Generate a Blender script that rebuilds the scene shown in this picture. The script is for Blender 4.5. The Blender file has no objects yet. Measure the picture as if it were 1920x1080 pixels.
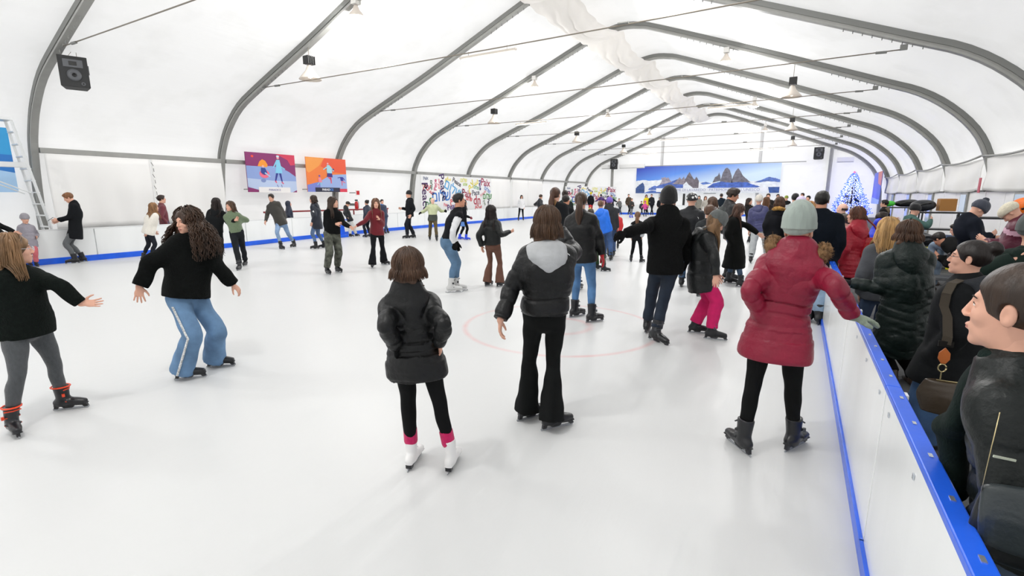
import bpy, math, random
import numpy as np
from mathutils import Vector, Matrix

# ------------------------------------------------------------------ camera
SC = bpy.context.scene
COL = SC.collection
CAM_H = 1.8
FPX = 909.0
PITCH = math.atan(173 / 909.0)
YAW = math.atan(540 / math.hypot(173, 909))
cam = bpy.data.cameras.new('camera')
cam.sensor_width = 36.0
cam.lens = FPX / 1920 * 36.0
cam.clip_start = 0.05
cam.clip_end = 300
cam_ob = bpy.data.objects.new('camera', cam)
COL.objects.link(cam_ob)
cam_ob.location = (0, 0, CAM_H)
cam_ob.rotation_euler = (math.pi / 2 - PITCH, 0, YAW)
SC.camera = cam_ob

# ------------------------------------------------------------------ world: daylight outside, filtered by the tent membrane
W = bpy.data.worlds.new('daylight')
SC.world = W
W.use_nodes = True
W.node_tree.nodes['Background'].inputs[0].default_value = (0.985, 0.985, 0.98, 1)
W.node_tree.nodes['Background'].inputs[1].default_value = 1.6
SC.view_settings.view_transform = 'Standard'
SC.view_settings.look = 'None'
SC.view_settings.gamma = 1.0
SC.view_settings.exposure = 0.05
SC.view_settings.use_curve_mapping = False

# large lamps of the hall: x, y, z, lit strongly
LAMPS = [(-14.4, 11.4, 6.0, 0), (-14.4, 22.8, 6.0, 0), (-14.4, 34.0, 6.05, 0), (-14.4, 45.0, 6.1, 0),
         (-0.65, 11.4, 6.0, 0), (-0.65, 22.8, 6.0, 0), (-0.8, 34.0, 6.0, 0), (-0.9, 45.0, 6.05, 0),
         (-12.1, 11.4, 7.42, 1), (-12.0, 22.8, 7.43, 1), (-12.1, 34.0, 7.46, 1), (-12.1, 45.0, 7.39, 1),
         (-3.0, 11.4, 7.45, 1), (-3.15, 22.8, 7.5, 1), (-2.9, 34.0, 7.4, 1), (-2.9, 45.0, 7.2, 1),
         (-12.1, 0.2, 7.42, 1), (-3.0, 0.2, 7.42, 1)]
for i, (x, y, z, lit) in enumerate(LAMPS):
    L = bpy.data.lights.new('lamp_light', 'POINT' if lit else 'SPOT')
    L.energy = 370 if lit else 215
    L.shadow_soft_size = 0.22
    if not lit:
        L.spot_size = math.radians(165); L.spot_blend = 0.6
    L.color = (1.0, 0.985, 0.96)
    o = bpy.data.objects.new('lamp_light', L)
    COL.objects.link(o)
    o.location = (x, y, z - 0.5)

def ray(u, v):
    """direction of the sight line through a point of the 1920x1080 frame (used to measure places)"""
    R = np.array([math.cos(YAW), math.sin(YAW), 0.0])
    fh = np.array([-math.sin(YAW), math.cos(YAW), 0.0])
    F = fh * math.cos(PITCH) + np.array([0, 0, -math.sin(PITCH)])
    U = np.cross(R, F)
    return F + R * (u - 960) / FPX + U * (540 - v) / FPX
CAMP = np.array([0, 0, CAM_H])
def gz(u, v, z=0.0):
    d = ray(u, v); return CAMP + d * (z - CAM_H) / d[2]
def gx(u, v, X):
    d = ray(u, v); return CAMP + d * X / d[0]
def gy(u, v, Y):
    d = ray(u, v); return CAMP + d * Y / d[1]

# ------------------------------------------------------------------ materials
MATS = {}
def srgb(c):
    """'#rrggbb' -> linear"""
    if isinstance(c, str):
        c = c.lstrip('#')
        c = [int(c[i:i + 2], 16) / 255 for i in (0, 2, 4)]
        c = [x / 12.92 if x <= .04045 else ((x + .055) / 1.055) ** 2.4 for x in c]
    return (c[0], c[1], c[2], 1)
def mat(name, col, rough=.6, bump=0, scale=20, stretch=(1, 1, 1), var=0, spec=.5, metal=0, sheen=0, emit=0, coat=0, detail=4, vscale=None, kind='NOISE', trans=0, bdist=.01, aniso=0):
    key = name
    if key in MATS: return MATS[key]
    m = bpy.data.materials.new(name); m.use_nodes = True
    nt = m.node_tree; N = nt.nodes; Lk = nt.links
    p = N['Principled BSDF']; out = N['Material Output']
    c = srgb(col)
    p.inputs['Base Color'].default_value = c
    p.inputs['Roughness'].default_value = rough
    p.inputs['Metallic'].default_value = metal
    p.inputs['Specular IOR Level'].default_value = spec
    if sheen:
        p.inputs['Sheen Weight'].default_value = sheen
        p.inputs['Sheen Roughness'].default_value = .5
    if coat: p.inputs['Coat Weight'].default_value = coat; p.inputs['Coat Roughness'].default_value = .15
    if emit:
        p.inputs['Emission Color'].default_value = c
        p.inputs['Emission Strength'].default_value = emit
    if bump or var:
        tc = N.new('ShaderNodeTexCoord'); mp = N.new('ShaderNodeMapping')
        mp.inputs['Scale'].default_value = stretch
        Lk.new(tc.outputs['Object'], mp.inputs['Vector'])
        if kind == 'WAVE':
            n = N.new('ShaderNodeTexWave'); n.inputs['Scale'].default_value = scale; n.inputs['Distortion'].default_value = 2; n.inputs['Detail'].default_value = 2
            n.bands_direction = 'Z'; h = n.outputs['Fac']
        elif kind == 'VORO':
            n = N.new('ShaderNodeTexVoronoi'); n.inputs['Scale'].default_value = scale; h = n.outputs['Distance']
        else:
            n = N.new('ShaderNodeTexNoise'); n.inputs['Scale'].default_value = scale; n.inputs['Detail'].default_value = detail; h = n.outputs['Fac']
        Lk.new(mp.outputs[0], n.inputs['Vector'])
        if bump:
            b = N.new('ShaderNodeBump'); b.inputs['Strength'].default_value = bump; b.inputs['Distance'].default_value = bdist
            Lk.new(h, b.inputs['Height']); Lk.new(b.outputs[0], p.inputs['Normal'])
        if var:
            n2 = N.new('ShaderNodeTexNoise'); n2.inputs['Scale'].default_value = vscale or scale; n2.inputs['Detail'].default_value = 5
            Lk.new(mp.outputs[0], n2.inputs['Vector'])
            r = N.new('ShaderNodeValToRGB')
            r.color_ramp.elements[0].position = .3; r.color_ramp.elements[1].position = .7
            r.color_ramp.elements[0].color = [max(0, x * (1 - var)) for x in c[:3]] + [1]
            r.color_ramp.elements[1].color = [min(1, x * (1 + var)) for x in c[:3]] + [1]
            Lk.new(n2.outputs['Fac'], r.inputs['Fac']); Lk.new(r.outputs[0], p.inputs['Base Color'])
    if trans:
        t = N.new('ShaderNodeBsdfTranslucent'); t.inputs[0].default_value = c
        mx = N.new('ShaderNodeMixShader'); mx.inputs[0].default_value = trans
        Lk.new(p.outputs[0], mx.inputs[1]); Lk.new(t.outputs[0], mx.inputs[2]); Lk.new(mx.outputs[0], out.inputs[0])
    MATS[key] = m
    return m

# ------------------------------------------------------------------ object helpers
def tag(o, label=None, cat=None, group=None, kind=None):
    if label: o['label'] = label
    if cat: o['category'] = cat
    if group: o['group'] = group
    if kind: o['kind'] = kind
    return o
def empty(name, loc, label=None, cat=None, group=None):
    o = bpy.data.objects.new(name, None); COL.objects.link(o); o.location = loc; o.empty_display_size = .1
    return tag(o, label, cat, group)
def link_mesh(name, me, mats, parent=None):
    o = bpy.data.objects.new(name, me); COL.objects.link(o)
    for m in (mats if isinstance(mats, (list, tuple)) else [mats]): me.materials.append(m)
    if parent is not None: o.parent = parent
    return o
def np_mesh(name, V, Q, smooth=True, mi=None):
    me = bpy.data.meshes.new(name)
    V = np.asarray(V, np.float32); Q = np.asarray(Q, np.int32)
    me.vertices.add(len(V)); me.vertices.foreach_set('co', V.ravel())
    k = Q.shape[1]
    me.loops.add(Q.size); me.loops.foreach_set('vertex_index', Q.ravel())
    me.polygons.add(len(Q)); me.polygons.foreach_set('loop_start', np.arange(0, Q.size, k, dtype=np.int32))
    try: me.polygons.foreach_set('loop_total', np.full(len(Q), k, np.int32))
    except Exception: pass
    if mi is not None: me.polygons.foreach_set('material_index', np.asarray(mi, np.int32))
    me.polygons.foreach_set('use_smooth', np.full(len(Q), smooth, bool))
    me.update(calc_edges=True); me.validate()
    return me
class MB:
    """collects simple solids and links them as one mesh"""
    def __init__(s): s.v = []; s.f = []
    def add(s, vs, fs):
        b = len(s.v); s.v += [tuple(float(c) for c in v) for v in vs]; s.f += [tuple(b + i for i in f) for f in fs]; return s
    def box(s, c, d, rz=0, M=None):
        c = Vector(c); hx, hy, hz = d[0] / 2, d[1] / 2, d[2] / 2
        R = M if M is not None else Matrix.Rotation(rz, 3, 'Z')
        vs = [c + R @ Vector((x, y, z)) for x in (-hx, hx) for y in (-hy, hy) for z in (-hz, hz)]
        return s.add(vs, [(0, 1, 3, 2), (4, 6, 7, 5), (0, 4, 5, 1), (2, 3, 7, 6), (0, 2, 6, 4), (1, 5, 7, 3)])
    def tube(s, pts, r, n=8, up=None, cap=True):
        pts = [Vector(p) for p in pts]; rr = r if isinstance(r, (list, tuple)) else [r] * len(pts)
        rings = []; a = None
        for i, p in enumerate(pts):
            t = (pts[min(i + 1, len(pts) - 1)] - pts[max(i - 1, 0)]).normalized()
            if a is None:
                a = Vector((0, 0, 1)) if abs(t.z) < .9 else Vector((1, 0, 0))
            a = (a - t * a.dot(t)).normalized(); b = t.cross(a)
            rings.append([p + (a * math.cos(q) + b * math.sin(q)) * rr[i] for q in [2 * math.pi * k / n for k in range(n)]])
        vs = [v for R_ in rings for v in R_]; fs = []
        for i in range(len(pts) - 1):
            for k in range(n):
                fs.append((i * n + k, i * n + (k + 1) % n, (i + 1) * n + (k + 1) % n, (i + 1) * n + k))
        if cap: fs.append(tuple(range(n - 1, -1, -1))); fs.append(tuple((len(pts) - 1) * n + k for k in range(n)))
        return s.add(vs, fs)
    def lathe(s, prof, c, n=16):
        vs = [(c[0] + r * math.cos(2 * math.pi * k / n), c[1] + r * math.sin(2 * math.pi * k / n), c[2] + z) for r, z in prof for k in range(n)]
        fs = [(i * n + k, i * n + (k + 1) % n, (i + 1) * n + (k + 1) % n, (i + 1) * n + k) for i in range(len(prof) - 1) for k in range(n)]
        return s.add(vs, fs)
    def prism(s, poly, o, ax, ay, az, depth):
        """2-D polygon (x,y) placed at o along ax, ay and pushed by depth along az"""
        o, ax, ay, az = map(Vector, (o, ax, ay, az)); n = len(poly)
        vs = [o + ax * x + ay * y for x, y in poly] + [o + ax * x + ay * y + az * depth for x, y in poly]
        fs = [tuple(range(n)), tuple(range(2 * n - 1, n - 1, -1))] + [(i, i + n, (i + 1) % n + n, (i + 1) % n) for i in range(n)]
        return s.add(vs, fs)
    def build(s, name, m, parent=None, smooth=False, bevel=0):
        me = bpy.data.meshes.new(name); me.from_pydata(s.v, [], s.f); me.update()
        if smooth:
            me.polygons.foreach_set('use_smooth', [True] * len(me.polygons))
        o = link_mesh(name, me, m, parent)
        import bmesh as _b
        bm = _b.new(); bm.from_mesh(me); _b.ops.recalc_face_normals(bm, faces=bm.faces); bm.to_mesh(me); bm.free()
        if bevel:
            md = o.modifiers.new('bevel', 'BEVEL'); md.width = bevel; md.segments = 2; md.limit_method = 'ANGLE'
        return o
def grid_surface(fn, nu, nv):
    V = np.array([fn(i / nu, j / nv) for i in range(nu + 1) for j in range(nv + 1)])
    Q = [(i * (nv + 1) + j, (i + 1) * (nv + 1) + j, (i + 1) * (nv + 1) + j + 1, i * (nv + 1) + j + 1) for i in range(nu) for j in range(nv)]
    return V, np.array(Q)
_txt = [0]
def text_mesh(body, size, name, m, parent, loc, xa, ya, depth=.004, align='CENTER', bold=0):
    c = bpy.data.curves.new('tmp', 'FONT'); c.body = body; c.size = size; c.align_x = align; c.align_y = 'CENTER'; c.extrude = depth / 2; c.offset = bold; c.resolution_u = 3
    o = bpy.data.objects.new('tmp', c); COL.objects.link(o)
    bpy.context.view_layer.update()
    me = bpy.data.meshes.new_from_object(o.evaluated_get(bpy.context.evaluated_depsgraph_get()))
    bpy.data.objects.remove(o); bpy.data.curves.remove(c)
    ob = link_mesh(name, me, m, parent)
    xa = Vector(xa).normalized(); ya = Vector(ya).normalized(); za = xa.cross(ya)
    M = Matrix((xa, ya, za)).transposed().to_4x4(); M.translation = Vector(loc)
    me.transform(M)
    return ob
rnd = random.Random(7)
# ================================================================== THE HALL
YS = [-5.4, 0.2, 5.8, 11.4, 17.1, 22.8, 28.4, 34.0, 39.7, 45.1, 50.6]
PROF = [(-20.45, 0.0), (-20.42, 1.5), (-20.15, 3.1), (-19.85, 3.8), (-19.35, 4.45), (-18.5, 5.12), (-17.2, 5.68), (-14.45, 6.72), (-12.6, 7.48), (-9.3, 8.86),
        (-8.4, 9.15), (-7.6, 9.28), (-6.8, 9.2), (-5.9, 8.93), (-2.2, 7.56), (-.6, 6.95), (2.1, 5.9), (3.3, 5.42), (4.2, 4.82), (4.95, 4.05), (5.4, 3.2), (5.68, 2.1), (5.8, 0.0)]
def spline(P, n):
    P = [np.array(p, float) for p in P]; out = []
    for i in range(len(P) - 1):
        p0 = P[max(i - 1, 0)]; p1 = P[i]; p2 = P[i + 1]; p3 = P[min(i + 2, len(P) - 1)]
        for k in range(n):
            t = k / n
            out.append(.5 * ((2 * p1) + (-p0 + p2) * t + (2 * p0 - 5 * p1 + 4 * p2 - p3) * t * t + (-p0 + 3 * p1 - 3 * p2 + p3) * t ** 3))
    out.append(P[-1]); return np.array(out)
PR = spline(PROF, 3)
T = np.gradient(PR, axis=0); T /= np.linalg.norm(T, axis=1)[:, None]
NRM = np.stack([-T[:, 1], T[:, 0]], 1)      # outward (left side: -x, up)
def membrane_mat():
    m = bpy.data.materials.new('tent_membrane'); m.use_nodes = True
    N = m.node_tree.nodes; Lk = m.node_tree.links; p = N['Principled BSDF']; out = N['Material Output']
    p.inputs['Base Color'].default_value = (.86, .86, .85, 1); p.inputs['Roughness'].default_value = .45; p.inputs['Specular IOR Level'].default_value = .3
    tc = N.new('ShaderNodeTexCoord'); mp = N.new('ShaderNodeMapping'); mp.inputs['Scale'].default_value = (1, .18, 1)
    n = N.new('ShaderNodeTexNoise'); n.inputs['Scale'].default_value = 1.6; n.inputs['Detail'].default_value = 3
    b = N.new('ShaderNodeBump'); b.inputs['Strength'].default_value = .35; b.inputs['Distance'].default_value = .12
    Lk.new(tc.outputs['Object'], mp.inputs['Vector']); Lk.new(mp.outputs[0], n.inputs['Vector']); Lk.new(n.outputs['Fac'], b.inputs['Height']); Lk.new(b.outputs[0], p.inputs['Normal'])
    n2 = N.new('ShaderNodeTexNoise'); n2.inputs['Scale'].default_value = .7; n2.inputs['Detail'].default_value = 6
    r = N.new('ShaderNodeValToRGB'); r.color_ramp.elements[0].color = (.80, .80, .785, 1); r.color_ramp.elements[1].color = (.88, .88, .875, 1)
    r.color_ramp.elements[0].position = .32; r.color_ramp.elements[1].position = .5
    Lk.new(tc.outputs['Object'], n2.inputs['Vector']); Lk.new(n2.outputs['Fac'], r.inputs[0]); Lk.new(r.outputs[0], p.inputs['Base Color'])
    t = N.new('ShaderNodeBsdfTranslucent'); t.inputs[0].default_value = (.9, .9, .9, 1)
    mx = N.new('ShaderNodeMixShader'); mx.inputs[0].default_value = .34
    Lk.new(p.outputs[0], mx.inputs[1]); Lk.new(t.outputs[0], mx.inputs[2]); Lk.new(mx.outputs[0], out.inputs[0])
    return m
M_MEM = membrane_mat()
M_FRAME = mat('galvanised_aluminium', '#9c9c98', .45, .1, 30, var=.06, vscale=3)
M_FRAME_D = mat('dark_groove', '#7b7c79', .5)
M_WIRE = mat('steel_cable', '#8a8378', .4, metal=.6)
M_BLACKP = mat('black_plastic', '#161616', .35, .1, 60)
M_WHITE = mat('white_paint', '#f2f2f0', .35)
M_BLUE = mat('blue_plastic', '#1f5fe0', .3, .05, 40, var=.12, vscale=3, spec=.4)

# ceiling: one membrane skin over all bays (floor of the left wall to floor of the right wall)
nb = 10; bays = len(YS) - 1
V = []; kn = len(PR)
rows = []
for b in range(bays):
    for k in range(nb + (1 if b == bays - 1 else 0)):
        t = k / nb; y = YS[b] + (YS[b + 1] - YS[b]) * t
        s4 = 4 * t * (1 - t)
        row = []
        for i in range(kn):
            x, z = PR[i]
            knee = math.exp(-((x + 18.6) / 1.6) ** 2) + math.exp(-((x - 4.0) / 1.6) ** 2)
            off = .10 + .02 * s4 - .10 * s4 * knee
            w = .018 * math.sin(y * 5.1 + x * 1.3) * knee * (1 if x > 0 else .35)
            row.append((x + NRM[i, 0] * (off + w), y, max(-.02, z + NRM[i, 1] * (off + w))))
        rows.append(row)
V = np.array([v for r_ in rows for v in r_])
Q = [(i * kn + j, i * kn + j + 1, (i + 1) * kn + j + 1, (i + 1) * kn + j) for i in range(len(rows) - 1) for j in range(kn - 1)]
# split by height: side walls below 3.1 m, ceiling above
zc = np.array([V[list(q)][:, 2].mean() for q in Q]); xc = np.array([V[list(q)][:, 0].mean() for q in Q]); Q = np.array(Q)
def sub(mask, name):
    q = Q[mask]; used = np.unique(q); re = -np.ones(len(V), int); re[used] = np.arange(len(used))
    o = link_mesh(name, np_mesh(name, V[used], re[q]), M_MEM); tag(o, kind='structure'); return o
sub(zc > 3.15, 'ceiling'); sub((zc <= 3.15) & (xc < -7), 'wall_left'); sub((zc <= 3.15) & (xc > -7), 'wall_right')
# end walls
def end_wall(y, name):
    P = [(x, z) for x, z in PR + NRM * .1]
    o = MB().add([(x, y, max(z, -.05)) for x, z in P], [tuple(range(len(P)))]).build(name, M_MEM)
    tag(o, kind='structure')
end_wall(50.75, 'wall_far'); end_wall(-5.6, 'wall_back')

# arch frames: aluminium box section with groove and inner keder rail
def arch(y, first):
    pl = 'spanning the front of the rink' if y < 8 else 'crossing the roof'
    e = empty('arch_frame', (-20.45, y, 0), FR_LAB[first], 'tent arch', None)
    def sweep(o0, o1, w, name, m, r0=0, r1=None):
        r1 = kn if r1 is None else r1
        vs = []; fs = []
        for i in range(r0, r1):
            for a, b_ in ((o0, -w), (o1, -w), (o1, w), (o0, w)):
                vs.append((PR[i, 0] + NRM[i, 0] * a + 20.45, b_, PR[i, 1] + NRM[i, 1] * a))
        for i in range(r1 - r0 - 1):
            for k in range(4): fs.append((i * 4 + k, i * 4 + (k + 1) % 4, i * 4 + 4 + (k + 1) % 4, i * 4 + 4 + k))
        fs.append((0, 1, 2, 3)); n_ = (r1 - r0 - 1) * 4; fs.append((n_ + 3, n_ + 2, n_ + 1, n_))
        mb = MB(); mb.add(vs, fs); return mb.build(name, m, e, bevel=.006)
    sweep(-.13, .12, .06, 'box_beam', M_FRAME)
    sweep(-.05, .10, .085, 'side_groove', M_FRAME_D)
    sweep(-.16, -.10, .09, 'inner_flange', M_FRAME)
    # screw hooks along the inner flange, in rows as on the real frame
    for lo, hi in ((-17.3, -15.6), (-10.9, -9.0), (-5.0, -2.9), (.6, 2.4)):
        mb = MB()
        for k in range(9):
            x = lo + (hi - lo) * k / 8
            i = min(range(kn), key=lambda q: abs(PR[q, 0] - x)); j = i + 1 if PR[i, 0] < x else i - 1
            f_ = (x - PR[i, 0]) / (PR[j, 0] - PR[i, 0]); z = PR[i, 1] * (1 - f_) + PR[j, 1] * f_
            mb.tube([(x + 20.45, 0, z - .14), (x + 20.45, 0, z - .24)], .012, 5)
        mb.build('hook_row', M_FRAME_D, e)
    return e
FR_LAB = ['aluminium arch frame overhead behind the near left loudspeaker, out of most of the view', 'aluminium arch frame just beyond the camera at the near end of the hall',
          'grey arch frame carrying the near left loudspeaker beside the step ladder', 'grey arch frame with its left foot beside the purple poster',
          'grey arch frame with its left leg behind the orange poster', 'grey arch frame at the left edge of the near banner of peace words',
          'grey arch frame rising over the right part of the banner of peace words', 'grey arch frame right of the banner of peace words, above the bare white wall',
          'grey arch frame between the two peace word banners', 'last but one grey arch frame, beside the far peace word banner', 'farthest grey arch frame, framing the end wall with the mountain banner']
for i, y in enumerate(YS):
    if i >= 1: arch(y if i < 10 else 50.55, i)

# eave beams of both sides, one length per bay
for i in range(1, 10):
    if i >= 2:
        mb = MB(); mb.box((0, (YS[i + 1] - YS[i]) / 2, 0), (.12, YS[i + 1] - YS[i] - .2, .16))
        e = mb.build('eave_beam', M_FRAME, bevel=.01); e.location = (-19.98, YS[i], 3.15)
        if i <= 7: tag(e, 'grey horizontal eave beam on the left wall, ' + ['', '', 'over the white curtain by the man with a phone', 'above the purple and orange posters', 'behind the orange poster arch, towards the word banner', 'over the near half of the peace word banner', 'over the far end of the peace word banner', 'over the plain wall past the word banner'][i], 'eave beam')
        else: tag(e, 'grey horizontal eave beam at the far end of the left wall', 'eave beam', 'far left eave beams')
for i in range(3, 9):
    y0, y1 = YS[i], YS[i + 1]
    pts = [(0, (y1 - y0) * k / 8, -.12 * math.sin(math.pi * k / 8) * (1 if i > 3 else .5)) for k in range(9)]
    e = MB().tube(pts, .035, 8).build('eave_cable', M_FRAME, smooth=True); e.location = (5.22, y0, 3.14)
    tag(e, 'thin grey sagging eave rail of the right wall, ' + ['bay nearest the right edge', 'bay beside the orange bag', 'third bay, above the brown box', 'fourth bay', 'fifth bay, near the tree', 'last bay before the tree'][i - 3], 'eave rail')

# white curtains of the left wall under the eave beam, hanging in folds
def curtain(y0, y1, x, z0, z1, label, amp=.03, parent=None, name='wall_curtain', n=40, nz=10, seed=0, swag=0):
    def fn(a, b_):
        y = (y1 - y0) * a
        z = z0 + (z1 - z0) * b_
        sc = swag * math.sin(math.pi * a) * (1 - b_)
        w = amp * (math.sin(a * 9 + seed) + .6 * math.sin(a * 23 + seed * 2 + b_ * 2)) * (1.1 - b_) + .02 * math.sin(b_ * 7 + a * 4)
        return (w, y, z - z0 - sc * .3)
    V_, Q_ = grid_surface(fn, n, nz)
    o = link_mesh(name, np_mesh(name, V_, Q_), mat('curtain_cloth', '#faf9f7', .6, .1, 3, (1, 1, 1)), parent)
    md = o.modifiers.new('thick', 'SOLIDIFY'); md.thickness = .008
    if parent is None:
        o.location = (x, y0, z0); tag(o, label, 'tarpaulin')
    return o
curtain(5.95, 8.75, -19.85, .75, 3.06, 'white tarpaulin hanging behind the man with a phone, left half', .05, seed=1)
curtain(8.8, 11.25, -19.85, .75, 3.06, 'white tarpaulin hanging behind the woman in the white coat, right half', .04, seed=4)
curtain(31.0, 33.85, -19.9, .8, 3.06, 'plain white tarpaulin just right of the near peace word banner', .02, seed=2)
curtain(34.15, 36.8, -19.9, .8, 3.06, 'white tarpaulin behind the skater in the white top, near half', .02, seed=3)
curtain(36.85, 39.5, -19.9, .8, 3.06, 'white tarpaulin behind the skater in the white top, far half', .02, seed=5)
# black lacing on the seam of the near curtains
mb = MB()
for k in range(9):
    mb.tube([(0, -.03 + .05 * (k % 2), -k * .2), (0, .03, -k * .2 - .12)], .008, 5)
o = mb.build('lacing_cord', M_BLACKP); o.location = (-19.76, 8.78, 2.95); tag(o, 'black lacing cord joining the two white tarpaulins of the left wall', 'cord')

# ridge drape: swagged cloth under the ridge, pinned at every frame
M_DRAPE = mat('ridge_cloth', '#f3efea', .7, .1, 2.0, (3, .5, 1), bdist=.02)
for i in range(3, 10):
    y0, y1 = YS[i], YS[i + 1] if i < 9 else 50.3
    def fn(a, b_, y0=y0, y1=y1):
        y = (y1 - y0) * a
        sag = math.sin(math.pi * a) ** .8
        # b_: 0 = straight edge on the left roof slope, 1 = pinned right edge
        x = -9.35 + 1.8 * b_ - .12 * sag * b_
        zl = 8.72; zr = 9.1 - .42 * sag
        z = zl + (zr - zl) * b_ - .16 * math.sin(math.pi * b_) * (1 + .5 * sag)
        f = (abs(math.sin(math.pi * (b_ * 3.2 + 1.3 * sag))) ** .6) * .17 * sag * math.sin(math.pi * min(1, b_ * 1.05 + .05)) ** .5
        f += .05 * abs(math.sin(b_ * 17)) * (1 - sag) * b_
        return (x + 9.35 + .04 * math.sin(a * 31 + b_ * 7), y, z - 8.78 - f)
    V_, Q_ = grid_surface(fn, 36, 30)
    o = link_mesh('ridge_drape', np_mesh('ridge_drape', V_, Q_), M_DRAPE); o.location = (-9.35, y0, 8.78)
    tag(o, 'white cloth swagged under the roof ridge, ' + ['nearest length, cut by the picture top', 'second length, crossed by the near tie rod', 'third from the camera', 'fourth from the camera', 'fifth from the camera', 'last but one before the end wall', 'last one before the end wall'][i - 3], 'ceiling drape', None)

# tie rods
for i in range(2, 10):
    y = YS[i]
    e = empty('tie_rod', (-16.9, y, 5.6), 'thin steel tie rod across the hall at the ' + ['loudspeaker arch by the ladder', 'arch beside the purple poster', 'arch behind the orange poster', 'left end of the word banner', 'middle of the word banner', 'plain wall right of the word banner', 'arch between the word banners', 'arch closest to the end wall'][i - 2], 'tie rod')
    pts = [(18.9 * k / 12, 0, -.06 * math.sin(math.pi * k / 12)) for k in range(13)]
    MB().tube(pts, .016, 6).build('rod', M_WIRE, e, smooth=True)
    for xx in (.6, 18.3, 13.0): MB().tube([(xx, 0, -.01), (xx + .25, 0, -.02)], .035, 8).build('turnbuckle', M_FRAME_D, e)
    for xx in (0, 18.9): MB().box((xx, 0, .05), (.16, .05, .14)).build('bracket', M_FRAME_D, e)

# hanging high-bay lamps
M_SHADE = mat('lamp_shade_white', '#d9cfc4', .35, spec=.6)
M_BULB = mat('lit_bulb', '#fff6ea', .3, emit=14)
LL = {(0): 'white bell lamp over the left side, beside the purple poster arch, nearest of its row', 1: 'white bell lamp on the left side, second of the row from the camera', 2: 'white bell lamp on the left side, third of the row from the camera', 3: 'white bell lamp on the left side, smallest and farthest of the row',
      5: 'large white bell lamp with black top, largest of the row on the right', 6: 'white bell lamp on the right, second of the row', 7: 'white bell lamp on the right, farthest of the row',
      8: 'glowing lamp high under the roof at the top left of the picture', 9: 'glowing lamp under the roof above the lamp row, left of the ridge', 10: 'glowing lamp under the left roof slope, third along', 11: 'glowing lamp under the left roof slope nearest the end wall',
      13: 'glowing lamp under the right roof slope, nearest of its row', 14: 'glowing lamp under the right roof slope, middle of its row', 15: 'glowing lamp under the right roof slope near the end wall'}
def roof_z(x): return float(np.interp(x, PR[:, 0], PR[:, 1]))
for i, (x, y, z, lit) in enumerate(LAMPS):
    if i not in LL: continue
    e = empty('high_bay_lamp', (x, y, z), LL[i], 'hanging lamp')
    ls_ = 1.0 if lit else 1.3; e.scale = (ls_, ls_, ls_)
    MB().lathe([(.0, .02), (.05, .02), (.07, -.02), (.10, -.10), (.20, -.22), (.27, -.30), (.275, -.32), (.26, -.315), (.19, -.22), (.06, -.05)], (0, 0, 0), 20).build('shade', M_SHADE, e, smooth=True)
    mb = MB(); mb.box((0, 0, .13), (.17, .17, .18))
    for k in range(5): mb.box((0, -.10 + .05 * k, .14), (.21, .014, .2))
    mb.build('ballast', mat('ballast_white', '#e4e2de', .4) if lit else M_BLACKP, e, bevel=.01)  # lit lamps: ballast coloured pale to stand for the glow around it
    MB().tube([(0, 0, .22), (0, 0, max(.3, (roof_z(x) - z - .15) / ls_))], .008, 5).build('cord', M_WIRE, e)
    MB().lathe([(.0, -.12), (.05, -.14), (.07, -.2), (.05, -.27), (0, -.29)] if not lit else [(.0, -.10), (.10, -.16), (.22, -.27), (.16, -.36), (0, -.40)], (0, 0, 0), 12).build('bulb', M_BULB if lit else mat('dim_bulb', '#fff6ea', .3, emit=4), e, smooth=True)

# fluorescent tubes hung on the tie rods
M_TUBE = mat('lit_tube', '#fffdf6', .3, emit=2.2)
TB = [(-7.4, 11.4, 'fluorescent tube fitting hanging on the near tie rod, tilted, upper middle of the picture'), (-2.85, 22.8, 'bright fluorescent tube in front of the ridge cloth, right of centre'), (-12.2, 22.8, 'fluorescent tube above the left skaters, on the tie rod by the bell lamps'),
      (-7.5, 34.0, 'fluorescent tube on a tie rod left of the ridge cloth end'), (-3.0, 45.0, 'fluorescent tube above the right part of the mountain banner'), (-12.25, 45.0, 'fluorescent tube above the left end of the mountain banner')]
for x, y, lab in TB:
    e = empty('tube_light', (x, y, 5.42), lab, 'tube light')
    MB().box((0, 0, .02), (1.75, .09, .05)).build('housing', mat('tube_housing', '#d8cfc4', .4), e, bevel=.008)
    MB().tube([(-.82, 0, -.03), (.82, 0, -.03)], .02, 8).build('tube', M_TUBE, e, smooth=True)
    mb = MB()
    for sx in (-.6, .6): mb.tube([(sx, 0, .04), (sx, 0, .15)], .006, 4)
    mb.build('hanger', M_WIRE, e)

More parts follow.
